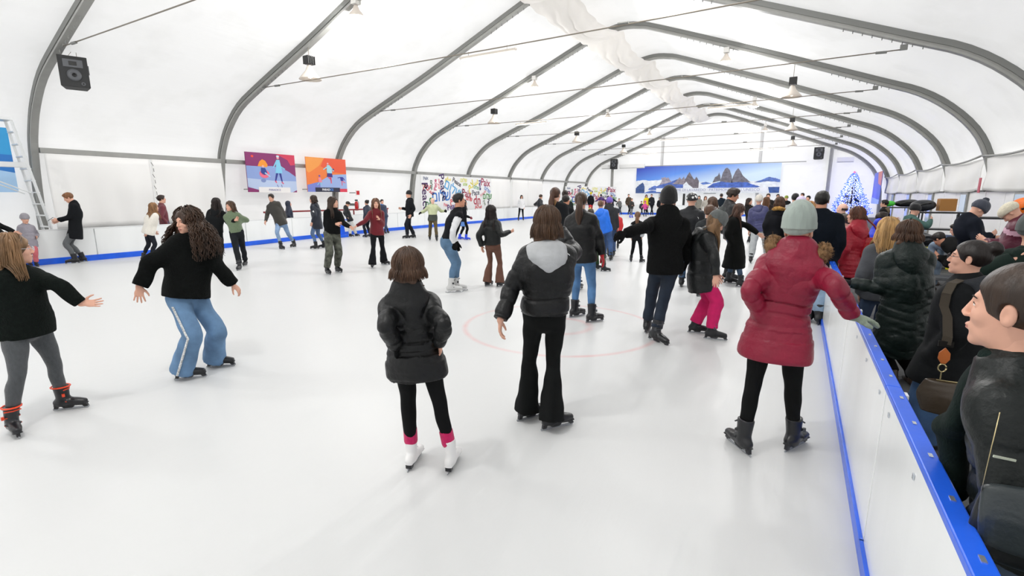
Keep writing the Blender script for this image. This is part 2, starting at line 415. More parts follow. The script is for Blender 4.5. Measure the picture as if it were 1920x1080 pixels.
# ------------------------------------------------------------------ floors
def ice_mat():
    m = bpy.data.materials.new('ice'); m.use_nodes = True
    N = m.node_tree.nodes; Lk = m.node_tree.links; p = N['Principled BSDF']
    tc = N.new('ShaderNodeTexCoord')
    def noise(s, d, st=(1, 1, 1), rot=0):
        mp = N.new('ShaderNodeMapping'); mp.inputs['Scale'].default_value = st; mp.inputs['Rotation'].default_value = (0, 0, rot)
        n = N.new('ShaderNodeTexNoise'); n.inputs['Scale'].default_value = s; n.inputs['Detail'].default_value = d
        Lk.new(tc.outputs['Object'], mp.inputs['Vector']); Lk.new(mp.outputs[0], n.inputs['Vector']); return n.outputs['Fac']
    big = noise(.25, 1); fine = noise(14, 8, (1, .15, 1), .5); fine2 = noise(17, 8, (1, .12, 1), -1.0)
    r = N.new('ShaderNodeValToRGB'); r.color_ramp.elements[0].color = (.63, .637, .637, 1); r.color_ramp.elements[1].color = (.655, .66, .66, 1)
    r.color_ramp.elements[0].position = .2; r.color_ramp.elements[1].position = .8; Lk.new(big, r.inputs[0])
    # worn red line of the face-off circle, under the ice
    sx = N.new('ShaderNodeSeparateXYZ'); Lk.new(tc.outputs['Object'], sx.inputs[0])
    def mth(op, a, b=None):
        n = N.new('ShaderNodeMath'); n.operation = op
        for k, q in enumerate((a, b)):
            if q is None: continue
            if isinstance(q, (int, float)): n.inputs[k].default_value = q
            else: Lk.new(q, n.inputs[k])
        return n.outputs[0]
    dx = mth('ADD', sx.outputs[0], 2.75); dy = mth('SUBTRACT', sx.outputs[1], 6.05)
    d = mth('SQRT', mth('ADD', mth('MULTIPLY', dx, dx), mth('MULTIPLY', dy, dy)))
    ring = mth('SUBTRACT', 1.0, mth('MULTIPLY', mth('ABSOLUTE', mth('SUBTRACT', d, 1.33)), 18)); ring.node.use_clamp = True
    ring2 = mth('SUBTRACT', 1.0, mth('MULTIPLY', mth('ABSOLUTE', mth('SUBTRACT', d, .42)), 12)); ring2.node.use_clamp = True
    rr = mth('MULTIPLY', mth('MAXIMUM', ring, mth('MULTIPLY', ring2, .8)), mth('MULTIPLY', noise(3.5, 4), .62))
    mx = N.new('ShaderNodeMix'); mx.data_type = 'RGBA'; Lk.new(rr, mx.inputs[0]); Lk.new(r.outputs[0], mx.inputs[6]); mx.inputs[7].default_value = (.72, .2, .2, 1)
    Lk.new(mx.outputs[2], p.inputs['Base Color'])
    rf = N.new('ShaderNodeMapRange'); rf.inputs[3].default_value = .30; rf.inputs[4].default_value = .40; Lk.new(noise(.5, 1), rf.inputs[0]); Lk.new(rf.outputs[0], p.inputs['Roughness'])
    p.inputs['Specular IOR Level'].default_value = .35; p.inputs['IOR'].default_value = 1.31
    b = N.new('ShaderNodeBump'); b.inputs['Strength'].default_value = .22; b.inputs['Distance'].default_value = .01
    Lk.new(mth('ADD', fine, fine2), b.inputs['Height']); Lk.new(b.outputs[0], p.inputs['Normal'])
    return m
def LBX(y):   # inner face of the left boards
    return float(np.interp(y, [-6, 4, 10, 14, 19, 35, 44], [-17.1, -17.1, -17.15, -18.0, -18.3, -18.6, -18.3]))
LB = [(-17.1, -5.3), (-17.1, 4.0), (-17.12, 6.7), (-17.15, 9.0), (-17.3, 11.0), (-17.9, 13.5), (-18.2, 17), (-18.35, 22), (-18.45, 28), (-18.55, 34), (-18.4, 39.5)]
FARC = [(-18.0, 42.2), (-17.2, 44.6), (-16.0, 46.4), (-14.4, 47.6), (-12.5, 48.0), (-8, 48.1), (-4, 48.1), (-1.6, 47.4), (-.3, 45.8), (.35, 43.5), (.44, 41)]
ice_poly = LB + FARC + [(.44, -5.3)]
ice = MB().prism(ice_poly, (0, 0, -.12), (1, 0, 0), (0, 1, 0), (0, 0, 1), .12).build('floor', ice_mat()); tag(ice, kind='structure')
mb = MB(); mb.box((-7.4, 22.6, -.18), (27.4, 57, .1)); mb.box((-19.55, 22.6, -.07), (1.9, 56.6, .14)); mb.box((-8, 49.6, -.07), (22, 2.6, .14))
g = mb.build('floor_rubber', mat('rubber_floor', '#4a4a4b', .75, .3, 25, var=.2, vscale=2)); tag(g, kind='structure')
# rubber mats of the spectator side (tile joints)
M_RUB = mat('rubber_mat', '#4b4c4d', .7, .3, 60, var=.18, vscale=4)
mb = MB()
for iy in range(0, 55):
    for ix in range(5):
        mb.box((1.15 + ix * 1.0, -4 + iy * 1.0 + .5, -.03), (.985, .985, .06))
o = mb.build('floor_mats', M_RUB); tag(o, kind='structure')

# ------------------------------------------------------------------ boards
def board_mat():
    m = mat('board_white', '#eceeee', .22, .12, 2.5, (1, 1, .25), var=.03, spec=.5, bdist=.01)
    return m
M_BOARD = board_mat(); M_LINE = mat('board_joint', '#9a9ea3', .5)
def boards(path, name, label, cap_mat, cap_w, kick_h, kick_t, seg, inner_sign, bolts, cap_h=.03, kick_mat=None, top=.92):
    """path: list of (x,y) along the inner face; the board stands on the outer side"""
    e = empty(name, (path[0][0], path[0][1], 0), label, 'rink boards')
    P = [Vector((p[0], p[1], 0)) for p in path]
    # resample
    L = [0]
    for a, b_ in zip(P, P[1:]): L.append(L[-1] + (b_ - a).length)
    def at(s):
        s = max(0, min(L[-1], s))
        for i in range(len(P) - 1):
            if s <= L[i + 1] + 1e-6:
                t = (s - L[i]) / (L[i + 1] - L[i]); d = (P[i + 1] - P[i]).normalized()
                return P[i].lerp(P[i + 1], t), d
        return P[-1], (P[-1] - P[-2]).normalized()
    n = max(1, round(L[-1] / seg)); o0 = P[0]
    Z = Vector((0, 0, 1))
    for k in range(n):
        s0 = L[-1] * k / n; s1 = L[-1] * (k + 1) / n
        a, d = at(s0 + .012); b_, _ = at(s1 - .012); d = (b_ - a).normalized(); out = Vector((d.y, -d.x, 0)) * inner_sign
        a = a - o0; b_ = b_ - o0; ln = (b_ - a).length
        mb = MB(); mb.prism([(0, .06), (ln, .06), (ln, top - .02), (0, top - .02)], a, d, Z, out, .03)
        mb.prism([(0, .08), (ln, .08), (ln, .16), (0, .16)], a + out * .03, d, Z, out, .05)
        mb.prism([(0, top - .14), (ln, top - .14), (ln, top - .06), (0, top - .06)], a + out * .03, d, Z, out, .05)
        mb.prism([(0, .06), (.05, .06), (.05, top - .04), (0, top - .04)], a + out * .03, d, Z, out, .06)
        mb.build('panel', M_BOARD, e, bevel=.003)
        MB().prism([(-.012, 0), (ln + .012, 0), (ln + .02, kick_h), (-.02, kick_h)], a - out * kick_t, d, Z, out, kick_t + .002).build('kick_strip', kick_mat or M_BLUE, e, bevel=.004)
        MB().prism([(-.012, 0), (ln + .012, 0), (ln + .012, cap_h), (-.012, cap_h)], a + Z * (top - cap_h) - out * .004, d, Z, out, cap_w).build('top_rail', cap_mat, e, bevel=.005)
        if bolts:
            mb = MB(); nbk = int(ln / .28)
            for q in range(nbk):
                c = a + d * ((q + .5) * ln / nbk) + out * (cap_w * .55) + Z * top
                mb.box(c, (.012, .028, .006), 0)
                if q % 2 == 0:
                    mb.box(a + d * ((q + .5) * ln / nbk) - out * .003 + Z * (top - .09), (.004, .02, .02))
            mb.build('rail_screws', mat('screw_steel', '#c9cfd6', .25, metal=.8), e)
    return e
M_CAPW = mat('rail_grey', '#d7d9da', .35)
boards([(.44, -5.2), (.44, 40.6)][::1], 'rink_barrier', 'white rink boards with a blue top rail running along the right side', M_BLUE, .06, .09, .018, 2.0, 1, True)
boards(LB[::1], 'rink_barrier', 'white rink boards with a blue kick strip along the left side of the ice', M_CAPW, .07, .16, .015, 2.3, -1, False)
boards([LB[-1]] + FARC, 'rink_barrier', 'white rink boards closing the far end of the ice', M_CAPW, .07, .18, .015, 2.4, -1, False)
# blue notices / smears on the near left boards
for (y0, z0, w, h, lab) in ((8.15, .28, .75, .36, 'handwritten blue notes on the white boards behind the curly haired girl'), (11.6, .62, .5, .16, 'faint blue notes on the board panel left of the leaning man in grey')):
    mb = MB()
    for k in range(26):
        mb.box((0, rnd.uniform(0, w), rnd.uniform(0, h)), (.002, rnd.uniform(.03, .13), rnd.uniform(.006, .016)))
    o = mb.build('board_notes', mat('blue_marker', '#7b9fd6', .6)); o.location = (np.interp(y0 + .4, [9, 11, 13.5], [-17.135, -17.28, -17.88]), y0, z0); tag(o, lab, 'marker notes')

# ------------------------------------------------------------------ right wall: lower panels, doors with glass
M_GLASS = mat('door_glass', '#c6dbf2', .12, spec=.8)
M_PANEL = mat('wall_panel', '#f8f7f6', .4)
for i in range(4, 9):
    y0, y1 = YS[i], YS[i + 1]
    ln = y1 - y0
    mb = MB()
    for k in range(3): mb.box((5.52, y0 + ln * (k + .5) / 3, .97), (.05, ln / 3 - .04, 1.94))
    o = mb.build('wall_right_panels', M_PANEL); tag(o, kind='structure')
    o = MB().box((5.49, y0 + ln / 2, 1.96), (.07, ln - .25, .06)).build('trim_%d' % i, M_FRAME_D); tag(o, kind='structure')
    e = empty('door_%d' % (i - 3), (5.46, y0 + ln * .42, 0)); tag(e, kind='structure')
    MB().box((0, 0, .98), (.05, .95, 1.9)).build('door_leaf', M_FRAME, e)
    MB().box((-.03, 0, .98), (.02, .72, 1.72)).build('pane', M_GLASS, e)
    MB().box((-.05, .3, 1.0), (.03, .03, .16)).build('handle', M_BLACKP, e)
    curtain(y0 + .12, y1 - .12, 5.36, 2.0, 3.05, 'white tarpaulin above the right wall doors, ' + ['nearest bay, next to the orange bag', 'behind the pompom hat', 'above the brown box on the shelf', 'behind the teal hooded person', 'beside the christmas tree'][i - 4], .045, seed=i, swag=.3)

# end wall furniture: posts, header bar, boxes
for x, z1 in ((-17.2, 5.5), (-12.2, 7.5), (-3.45, 7.9), (1.95, 5.8)):
    mb = MB(); mb.box((0, 0, z1 / 2), (.2, .14, z1))
    mb.box((-.14 if x < -15 else .14, .0, z1 / 2), (.05, .1, z1))
    o = mb.build('wall_post', M_FRAME if abs(x) > 15 or x > 0 else mat('pale_post', '#c9c9c9', .5), bevel=.01); o.location = (x, 50.4, 0)
    tag(o, {-17.2: 'dark grey post at the left of the end wall under the small loudspeaker', -12.2: 'thin pale post behind the left end of the mountain banner', -3.45: 'thin pale post behind the middle of the mountain banner', 1.95: 'dark grey post between the end wall and the christmas tree'}[x], 'wall post')
o = MB().box((7.4, 0, 0), (14.2, .06, .07)).build('header_bar', M_FRAME); o.location = (-14.3, 50.3, 4.72); tag(o, 'thin grey bar across the end wall carrying the mountain banner', 'bar')
for x, w, lab in ((-17.6, 1.5, 'white heater box on the end wall under the small left loudspeaker'), (-15.1, 2.6, 'long white box on the end wall right of the left post'), (3.0, 1.2, 'white box on the end wall above the christmas tree')):
    e = empty('duct_box', (x, 50.2, 4.75), lab, 'duct'); MB().box((0, 0, 0), (w, .22, .42)).build('casing', M_WHITE, e, bevel=.01); MB().box((0, -.115, -.16), (w - .1, .012, .03)).build('grille', M_FRAME_D, e)
o = MB().box((0, 0, .06), (1.1, .1, .25)).build('wall_beam_grey', M_FRAME); o.location = (-7.5, 50.5, 2.05); tag(o, 'grey beam visible below the mountain banner', 'beam')
o = MB().box((0, 0, 1.0), (.2, .12, 2.0)).build('wall_post', M_BLACKP); o.location = (-9.8, 50.2, 0); tag(o, 'short black post below the mountain banner behind the helmeted skater', 'wall post')

# ------------------------------------------------------------------ loudspeakers
def speaker(x, y, z, rz, s, lab):
    e = empty('loudspeaker', (x, y, z), lab, 'loudspeaker'); e.rotation_euler = (math.radians(4), 0, rz)
    MB().prism([(-.22 * s, -.2 * s), (.22 * s, -.2 * s), (.30 * s, .2 * s), (-.30 * s, .2 * s)], (0, 0, -.39 * s), (1, 0, 0), (0, 1, 0), (0, 0, 1), .78 * s).build('cabinet', mat('speaker_black', '#1d1e1f', .55, .3, 200), e, bevel=.012)
    G = mat('speaker_grey', '#54565a', .4); f = .2 * s   # front faces +y
    def ring(cx, cz, r0, r1, name, m):
        mb = MB(); n = 20
        vs = [(cx + r * math.cos(2 * math.pi * k / n), yy, cz + r * math.sin(2 * math.pi * k / n)) for r, yy in ((r1, f), (r1, f + .012), (r0, f + .012), (r0, f - .001)) for k in range(n)]
        fs = [(i * n + k, i * n + (k + 1) % n, (i + 1) * n + (k + 1) % n, (i + 1) * n + k) for i in range(3) for k in range(n)]
        mb.add(vs, fs).build(name, m, e, smooth=True)
    ring(0, -.09 * s, .05 * s, .15 * s, 'woofer', G); ring(0, -.09 * s, .0, .045 * s, 'dust_cap', M_BLACKP)
    MB().box((0, f + .006, .2 * s), (.4 * s, .012, .2 * s)).build('horn_plate', G, e, bevel=.02)
    MB().box((0, f + .014, .2 * s), (.16 * s, .012, .10 * s)).build('horn', M_BLACKP, e)
    ring(-.16 * s, -.3 * s, .02 * s, .045 * s, 'port', G)
    MB().tube([(-.1, 0, .39 * s), (-.1, -.1, .39 * s + .18)], .006, 4).build('chain', M_WIRE, e)
    MB().tube([(.1, 0, .39 * s), (.0, -.1, .39 * s + .18)], .006, 4).build('chain', M_WIRE, e)
    MB().box((-.305 * s, .05, .1 * s), (.02, .08 * s, .22 * s)).build('side_handle', G, e)
speaker(-17.0, 6.0, 5.0, math.radians(-110), 1.0, 'black loudspeaker hanging from the arch at the upper left')
speaker(-16.9, 50.0, 5.0, math.radians(180), 1.25, 'black loudspeaker at the top left corner of the end wall')
speaker(1.05, 50.2, 5.35, math.radians(180), 1.25, 'black loudspeaker on the end wall right of the mountain banner')

# ------------------------------------------------------------------ printed banners
def panel2d(e, o, ax, ay, az, poly, m, layer, name='print_shape'):
    MB().prism(poly, Vector(o) + Vector(az) * (.006 + .0025 * layer), ax, ay, az, .002).build(name, m, e)
def blob(cx, cy, rx, ry, n=14, rot=0):
    return [(cx + rx * math.cos(2 * math.pi * k / n) * math.cos(rot) - ry * math.sin(2 * math.pi * k / n) * math.sin(rot), cy + rx * math.cos(2 * math.pi * k / n) * math.sin(rot) + ry * math.sin(2 * math.pi * k / n) * math.cos(rot)) for k in range(n)]
def ink(c): return mat('ink_' + c.lstrip('#'), c, .45, .1, 3)
def rock(c, v): return mat('print_' + c.lstrip('#'), c, .5, 0, 3, (1, 1, 1.6), var=v, vscale=3.2)
def strip(p, q, w0, w1):
    d = Vector((q[0] - p[0], q[1] - p[1])).normalized(); n = Vector((-d.y, d.x))
    return [(p[0] + n.x * w0, p[1] + n.y * w0), (q[0] + n.x * w1, q[1] + n.y * w1), (q[0] - n.x * w1, q[1] - n.y * w1), (p[0] - n.x * w0, p[1] - n.y * w0)]
def poster(y0, z0, w, h, lab, kind):
    e = empty('poster_banner', (-19.7, y0, z0), lab, 'poster'); o = (0, 0, 0); ax = (0, 1, 0); ay = (0, 0, 1); az = (1, 0, 0)
    back = MB().prism([(0, 0), (w, 0), (w, h), (0, h)], (-.03, 0, 0), ax, ay, az, .036).build('sheet', ink('#8a2b6b' if kind == 0 else '#f4803a'), e)
    for zz in (.12,): MB().box((-.36, w / 2, zz), (.66, w * .8, .04)).build('batten', M_FRAME, e)
    P = lambda poly, c, l, n='print_shape': panel2d(e, o, ax, ay, az, [(x * w, y * h) for x, y in poly], ink(c), l, n)
    if kind == 0:
        P([(.6, 1), (1, 1), (1, .74), (.9, .72), (.84, .86)], '#d63a5a', 0)
        P([(0, .66), (.25, .655), (.5, .68), (.7, .64), (.85, .55), (1, .42), (1, .06), (.9, 0), (.12, 0), (0, .1)], '#8fa6dc', 1, 'printed_ice')
        P([(0, .35), (.5, .3), (1, .3), (1, .06), (.9, 0), (.3, 0), (0, .14)], '#bccdec', 2, 'printed_ice')
        P([(0, .12), (.08, .1), (.2, .06), (.2, 0), (0, 0)], '#8a2b6b', 3)
        P(blob(.13, .9, .025, .03), '#f0503a', 1)
        P([(.22, .66), (.26, .78), (.32, .84), (.38, .80), (.42, .70), (.40, .64)], '#f79a2c', 2, 'printed_tent')
        P(blob(.34, .47, .10, .11), '#ee6f8a', 3, 'printed_ring'); P(blob(.34, .49, .06, .05), '#c04a72', 4)
        P([(.28, .62), (.36, .62), (.4, .5), (.34, .44), (.27, .5)], '#24418f', 5, 'printed_rider'); P(blob(.32, .66, .025, .03), '#f3b7a8', 6); P(strip((.35, .5), (.45, .4), .015, .012), '#a9d2ef', 6)
        P([(.60, .85), (.67, .85), (.70, .62), (.71, .5), (.56, .5), (.58, .62)], '#86cdec', 4, 'printed_skater')
        P(strip((.61, .82), (.53, .64), .016, .012), '#86cdec', 3); P(strip((.68, .68), (.77, .61), .014, .012), '#86cdec', 3)
        P(strip((.60, .5), (.555, .3), .022, .013), '#27318c', 3); P(strip((.66, .5), (.69, .28), .022, .013), '#27318c', 3)
        P(strip((.55, .3), (.575, .24), .016, .008), '#e2466d', 4); P(strip((.68, .27), (.72, .22), .016, .008), '#e2466d', 4)
        P(blob(.635, .9, .028, .035), '#f3a9b0', 5); P(blob(.635, .94, .032, .025), '#d7e8f5', 6)
        P(blob(.31, .3, .05, .05), '#7d90c4', 3); P(strip((.58, .2), (.62, .08), .008, .006), '#7784bb', 3); P(strip((.67, .2), (.69, .08), .008, .006), '#7784bb', 3)
        P([(.2, -.01), (.85, -.01), (.85, .13), (.2, .13)], '#f3f0ee', 7, 'caption_strip')
        text_mesh('PARADICE', .12, 'lettering', ink('#8686b6'), e, (.032, w * .52, h * .06), ax, ay)
    else:
        P([(0, 1), (.45, 1), (.3, .75), (.06, .55), (0, .6)], '#f9a04a', 0); P([(.45, 1), (1, 1), (1, .56), (.6, .6), (.35, .75)], '#ee5a34', 0)
        P([(0, .2), (.3, .3), (.5, .45), (.65, .52), (1, .55), (1, 0), (0, 0)], '#9fb6e8', 1, 'printed_ice'); P([(0, .2), (.3, .3), (.32, 0), (0, 0)], '#7c88d8', 2)
        P([(.80, 0), (1, 0), (1, .1), (.80, .1)], '#e23b55', 3)
        P([(.50, .80), (.57, .8), (.63, .62), (.62, .55), (.5, .55), (.49, .62)], '#a5dbe9', 4, 'printed_skater'); P(strip((.5, .74), (.41, .66), .015, .012), '#a5dbe9', 3); P(strip((.58, .76), (.67, .62), .016, .012), '#a5dbe9', 3)
        P([(.5, .56), (.62, .56), (.63, .44), (.49, .45)], '#3c2a84', 5, 'printed_skirt'); P(strip((.58, .44), (.59, .26), .018, .012), '#ef5c7a', 4); P(strip((.52, .44), (.58, .38), .018, .014), '#ef5c7a', 4)
        P(blob(.525, .84, .022, .028), '#f3b7c0', 5); P(blob(.66, .68, .025, .02), '#31307c', 4)
        P([(.27, .42), (.33, .42), (.36, .28), (.27, .28)], '#f08aa0', 4); P(blob(.3, .47, .022, .03), '#7d5fb0', 5); P(strip((.29, .28), (.24, .2), .012, .01), '#8fd0e8', 3); P(strip((.33, .28), (.33, .18), .012, .01), '#8fd0e8', 3)
        P([(.82, .46), (.90, .46), (.91, .34), (.84, .34)], '#34389c', 4); P(strip((.83, .45), (.76, .43), .012, .01), '#34389c', 3); P(strip((.9, .44), (.95, .36), .012, .01), '#34389c', 3); P(strip((.87, .34), (.87, .2), .012, .01), '#e96a86', 3); P(strip((.89, .33), (.96, .28), .012, .01), '#e96a86', 3); P(blob(.86, .5, .022, .028), '#8fc2e0', 5)
        P([(.18, .0), (.80, .0), (.80, .13), (.18, .13)], '#23233f', 7, 'caption_strip')
        text_mesh('PARAD', .14, 'lettering', ink('#f4f4f8'), e, (.032, w * .44, h * .065), ax, ay, bold=.004); text_mesh('ICE', .14, 'lettering', ink('#4f8fe0'), e, (.032, w * .58, h * .065), ax, ay, bold=.004)
    return e
poster(12.15, 1.95, 2.28, 1.62, 'purple and pale blue poster with a skater, left of the orange poster', 0)
poster(15.0, 1.98, 2.3, 1.58, 'orange and blue printed poster with three small skaters, right of the purple poster', 1)
# blue poster behind the step ladder
e = empty('poster_banner', (-19.7, 3.85, 1.9), 'blue printed poster at the left edge, behind the step ladder', 'poster')
MB().prism([(0, 0), (1.35, 0), (1.35, 1.8), (0, 1.8)], (-.03, 0, 0), (0, 1, 0), (0, 0, 1), (1, 0, 0), .036).build('sheet', ink('#2f9edb'), e)
panel2d(e, (0, 0, 0), (0, 1, 0), (0, 0, 1), (1, 0, 0), [(0, 0), (1.35, 0), (1.35, .55), (.7, .68), (0, .72)], ink('#a8cdf0'), 1, 'printed_ice')
panel2d(e, (0, 0, 0), (0, 1, 0), (0, 0, 1), (1, 0, 0), [(0, .72), (.7, .68), (1.35, .55), (1.35, 1.05), (0, 1.1)], ink('#2377c8'), 1)
panel2d(e, (0, 0, 0), (0, 1, 0), (0, 0, 1), (1, 0, 0), [(0, 0), (.75, 0), (.75, .25), (0, .25)], ink('#f2f4f6'), 2, 'caption_strip')

# banner of peace words: position along, height, size, rotation, colour, text
SH, SA = 'םולש', 'ﻡﻼﺳ'
WORDS = [(.06, .90, .30, 5, '#8b92a6', 'Paix'), (.04, .70, .2, 0, '#efc7b8', SH), (.10, .60, .62, -30, '#c5202c', SA), (.045, .36, .85, -88, '#46215a', 'Peace'), (.125, .72, .3, -90, '#4f6b55', SH), (.11, .28, .75, 90, '#2f7d3a', 'e'), (.115, .12, .6, -10, '#2f7d3a', SH),
         (.175, .72, .42, 88, '#c9567a', 'Pace'), (.215, .75, .38, 92, '#e08893', SA), (.27, .66, .80, -78, '#40205f', 'Peace'), (.34, .91, .36, 0, '#e8d64a', SA), (.46, .82, .46, -22, '#4b4a55', 'Peace'), (.40, .60, .95, -25, '#5aa8dc', SH), (.25, .38, 1.0, 3, '#2f74c9', SH), (.42, .33, .62, 18, '#d3202c', SA),
         (.52, .50, .8, 0, '#7fc0dd', 'ש'), (.60, .47, .75, -8, '#a32a4a', 'Paix'), (.56, .89, .40, 0, '#e6e27a', SH), (.58, .76, .26, 0, '#b9d27a', SH), (.70, .80, .78, 22, '#e6d622', SA), (.75, .67, .36, -12, '#86b58e', SH), (.74, .50, .55, 5, '#60616e', 'Pace'), (.81, .76, .42, -80, '#3c2f7a', 'Pace'), (.90, .84, .80, -4, '#a3254f', 'Paix'),
         (.93, .60, .44, -25, '#6e8fc9', SH), (.86, .48, .34, 30, '#e2a6ac', 'Friede'), (.93, .38, .62, 0, '#3f8f3a', SH), (.76, .25, 1.0, 0, '#b02a45', 'dn'), (.88, .17, .34, -50, '#9aa394', 'Paz'), (.95, .15, .40, -85, '#333340', 'Pace'), (.50, .13, .34, -20, '#e9b5b0', SA), (.40, .08, .6, 12, '#5c2f7a', 'Peace'), (.78, .06, .5, 0, '#d3202c', SA), (.30, .13, .32, 0, '#e08893', 'Paz'), (.635, .30, .4, -10, '#d3202c', SH)]
def word_banner(origin, ax, w, h, az, lab):
    e = empty('word_banner', origin, lab, 'banner')
    MB().prism([(0, 0), (w, 0), (w, h), (0, h)], Vector(az) * -.03, ax, (0, 0, 1), az, .036).build('sheet', mat('banner_white', '#f1f1f1', .5, .15, 2, var=.02), e)
    ax = Vector(ax)
    for (a, b_, s, r, c, t) in WORDS:
        r_ = math.radians(r); X = ax * math.cos(r_) + Vector((0, 0, 1)) * math.sin(r_); Y_ = -ax * math.sin(r_) + Vector((0, 0, 1)) * math.cos(r_)
        text_mesh(t, s * h / 2.3, 'lettering', ink(c), e, ax * (a * w) + Vector((0, 0, b_ * h)) + Vector(az) * .012, X, Y_, bold=.012)
word_banner((-19.75, 22.95, .95), (0, 1, 0), 7.85, 2.1, (1, 0, 0), 'white banner of coloured peace words on the left wall, the near and larger one')
pa = gy(1064, 380, 44.8); pb_ = (-16.6, 50.0)
d_ = Vector((pb_[0] + 19.6, pb_[1] - 43.8, 0)); wl = d_.length; d_.normalize()
word_banner((-19.6, 43.8, .75), d_, wl, 1.95, Vector((d_.y, -d_.x, 0)), 'white banner with coloured words for peace in the far left corner, the distant one')

# mountain banner on the end wall
e = empty('mountain_banner', (-14.6, 50.2, 2.05), 'long blue banner of rocky mountains and snow on the end wall', 'banner')
BW, BH = 12.95, 2.62
def wavy():
    def fn(a, b_):
        pinch = math.exp(-((a - .31) / .06) ** 2) * b_ * .05 * math.sin(a * 190)
        return (a * BW, -.02 - pinch * .6, b_ * BH)
    V_, Q_ = grid_surface(fn, 120, 6)
    m = bpy.data.materials.new('printed_sky'); m.use_nodes = True; N = m.node_tree.nodes; Lk = m.node_tree.links; p = N['Principled BSDF']; p.inputs['Roughness'].default_value = .5
    tc = N.new('ShaderNodeTexCoord'); sx = N.new('ShaderNodeSeparateXYZ'); Lk.new(tc.outputs['Object'], sx.inputs[0])
    mm = N.new('ShaderNodeMath'); mm.operation = 'MULTIPLY_ADD'; mm.inputs[1].default_value = .075; Lk.new(sx.outputs[0], mm.inputs[0])
    m2 = N.new('ShaderNodeMath'); m2.operation = 'MULTIPLY_ADD'; m2.inputs[1].default_value = -.38; m2.inputs[2].default_value = .85; Lk.new(sx.outputs[2], m2.inputs[0]); Lk.new(m2.outputs[0], mm.inputs[2])
    r = N.new('ShaderNodeValToRGB'); cr = r.color_ramp; cr.elements[0].position = 0; cr.elements[0].color = srgb('#3d55c0'); cr.elements[1].position = 1.0; cr.elements[1].color = srgb('#d3e8fb')
    x1 = cr.elements.new(.45); x1.color = srgb('#5f93ea')
    Lk.new(mm.outputs[0], r.inputs[0]); Lk.new(r.outputs[0], p.inputs['Base Color'])
    link_mesh('sheet', np_mesh('sheet', V_, Q_), m, e)
wavy()
def MP(poly, c, l, n='printed_mountain'): panel2d(e, (0, -.03, 0), (1, 0, 0), (0, 0, 1), (0, -1, 0), [(x * BW, y * BH) for x, y in poly], ink(c) if n == 'caption_strip' else rock(c, .12 if n == 'printed_snow' else .38), l, n)
def ridge(pts, base, j, seed):
    r_ = random.Random(seed); out = []
    for (x0, y0), (x1, y1) in zip(pts, pts[1:]):
        for k in range(5):
            t = k / 5; out.append((x0 + (x1 - x0) * t, y0 + (y1 - y0) * t + r_.uniform(-j, j)))
    out.append(pts[-1]); return out + [(x, y) for x, y in base]
MP(ridge([(0, .46), (.05, .5), (.12, .47), (.2, .5), (.3, .42), (.5, .40), (.62, .38), (.9, .42), (1, .36)], [(1, 0), (0, 0)], .012, 1), '#e9eef6', 0, 'printed_snow')
MP(ridge([(.17, .2), (.2, .45), (.195, .6), (.21, .56), (.22, .62), (.235, .55), (.245, .6), (.26, .48), (.3, .3)], [(.3, .15), (.17, .15)], .01, 2), '#9a93a2', 1)
MP(ridge([(.14, .2), (.19, .32), (.25, .38), (.32, .52), (.36, .48), (.4, .3)], [(.4, .18), (.14, .18)], .008, 3), '#4a66b4', 2)
MP(ridge([(.3, .42), (.33, .58), (.345, .5), (.36, .6), (.37, .5)], [(.4, .3), (.28, .34)], .012, 4), '#8f8792', 3)
MP(ridge([(.36, .2), (.37, .5), (.40, .76), (.425, .56), (.44, .48), (.45, .6), (.47, .44), (.47, .2)], [(.47, .15), (.36, .15)], .012, 5), '#6d6670', 4)
MP(ridge([(.36, .3), (.38, .42), (.40, .3), (.43, .2)], [(.42, .16), (.36, .16)], .01, 6), '#e6ecf6', 5, 'printed_snow')
MP(ridge([(0, .2), (.03, .34), (.055, .42), (.07, .25), (.07, 0)], [(0, 0)], .02, 7), '#3a568e', 2)
MP(ridge([(.1, .16), (.14, .28), (.2, .24), (.26, .2)], [(.26, .12), (.1, .12)], .01, 8), '#5a78c6', 3)
for pk in ([(.565, .36), (.58, .56), (.60, .62), (.605, .72), (.615, .6), (.62, .44)], [(.615, .36), (.63, .7), (.645, .86), (.66, .88), (.675, .8), (.69, .6), (.70, .36)], [(.69, .36), (.70, .56), (.715, .76), (.73, .86), (.745, .76), (.76, .62), (.785, .5), (.82, .36)]):
    MP(ridge(pk, [], .008, int(pk[0][0] * 100)), '#6e6c78', 4)
MP(ridge([(.53, .2), (.57, .34), (.62, .4), (.68, .36), (.74, .38), (.80, .36), (.84, .28), (.88, .22)], [(.86, .18), (.7, .14), (.56, .16)], .008, 10), '#4668c0', 5)
MP(ridge([(.48, .36), (.52, .40), (.56, .34)], [(.5, .3)], .005, 11), '#5a7cc8', 2); MP(ridge([(.84, .36), (.9, .48), (.93, .54), (.97, .5), (1, .44)], [(1, .34), (.92, .36)], .008, 12), '#5674bc', 3)
MP(ridge([(.86, .34), (.92, .4), (1, .36)], [(1, .28), (.9, .3)], .006, 13), '#e6edf8', 4, 'printed_snow')
MP([(.0, .0), (.06, .0), (.12, .1), (.32, .06), (.3, .0)], '#4f72c2', 3); MP([(.94, 0), (1, 0), (1, .2), (.93, .2)], '#31559a', 3)
MP([(.16, .045), (.925, .045), (.925, .185), (.16, .185)], '#eef1f8', 6, 'caption_strip')
text_mesh("LE TRE CIME DI LAVAREDO · PATRIMONIO DELL'UNESCO", .34, 'lettering', ink('#9aa3c4'), e, (BW * .542, -.07, BH * .112), (1, 0, 0), (0, 0, 1))

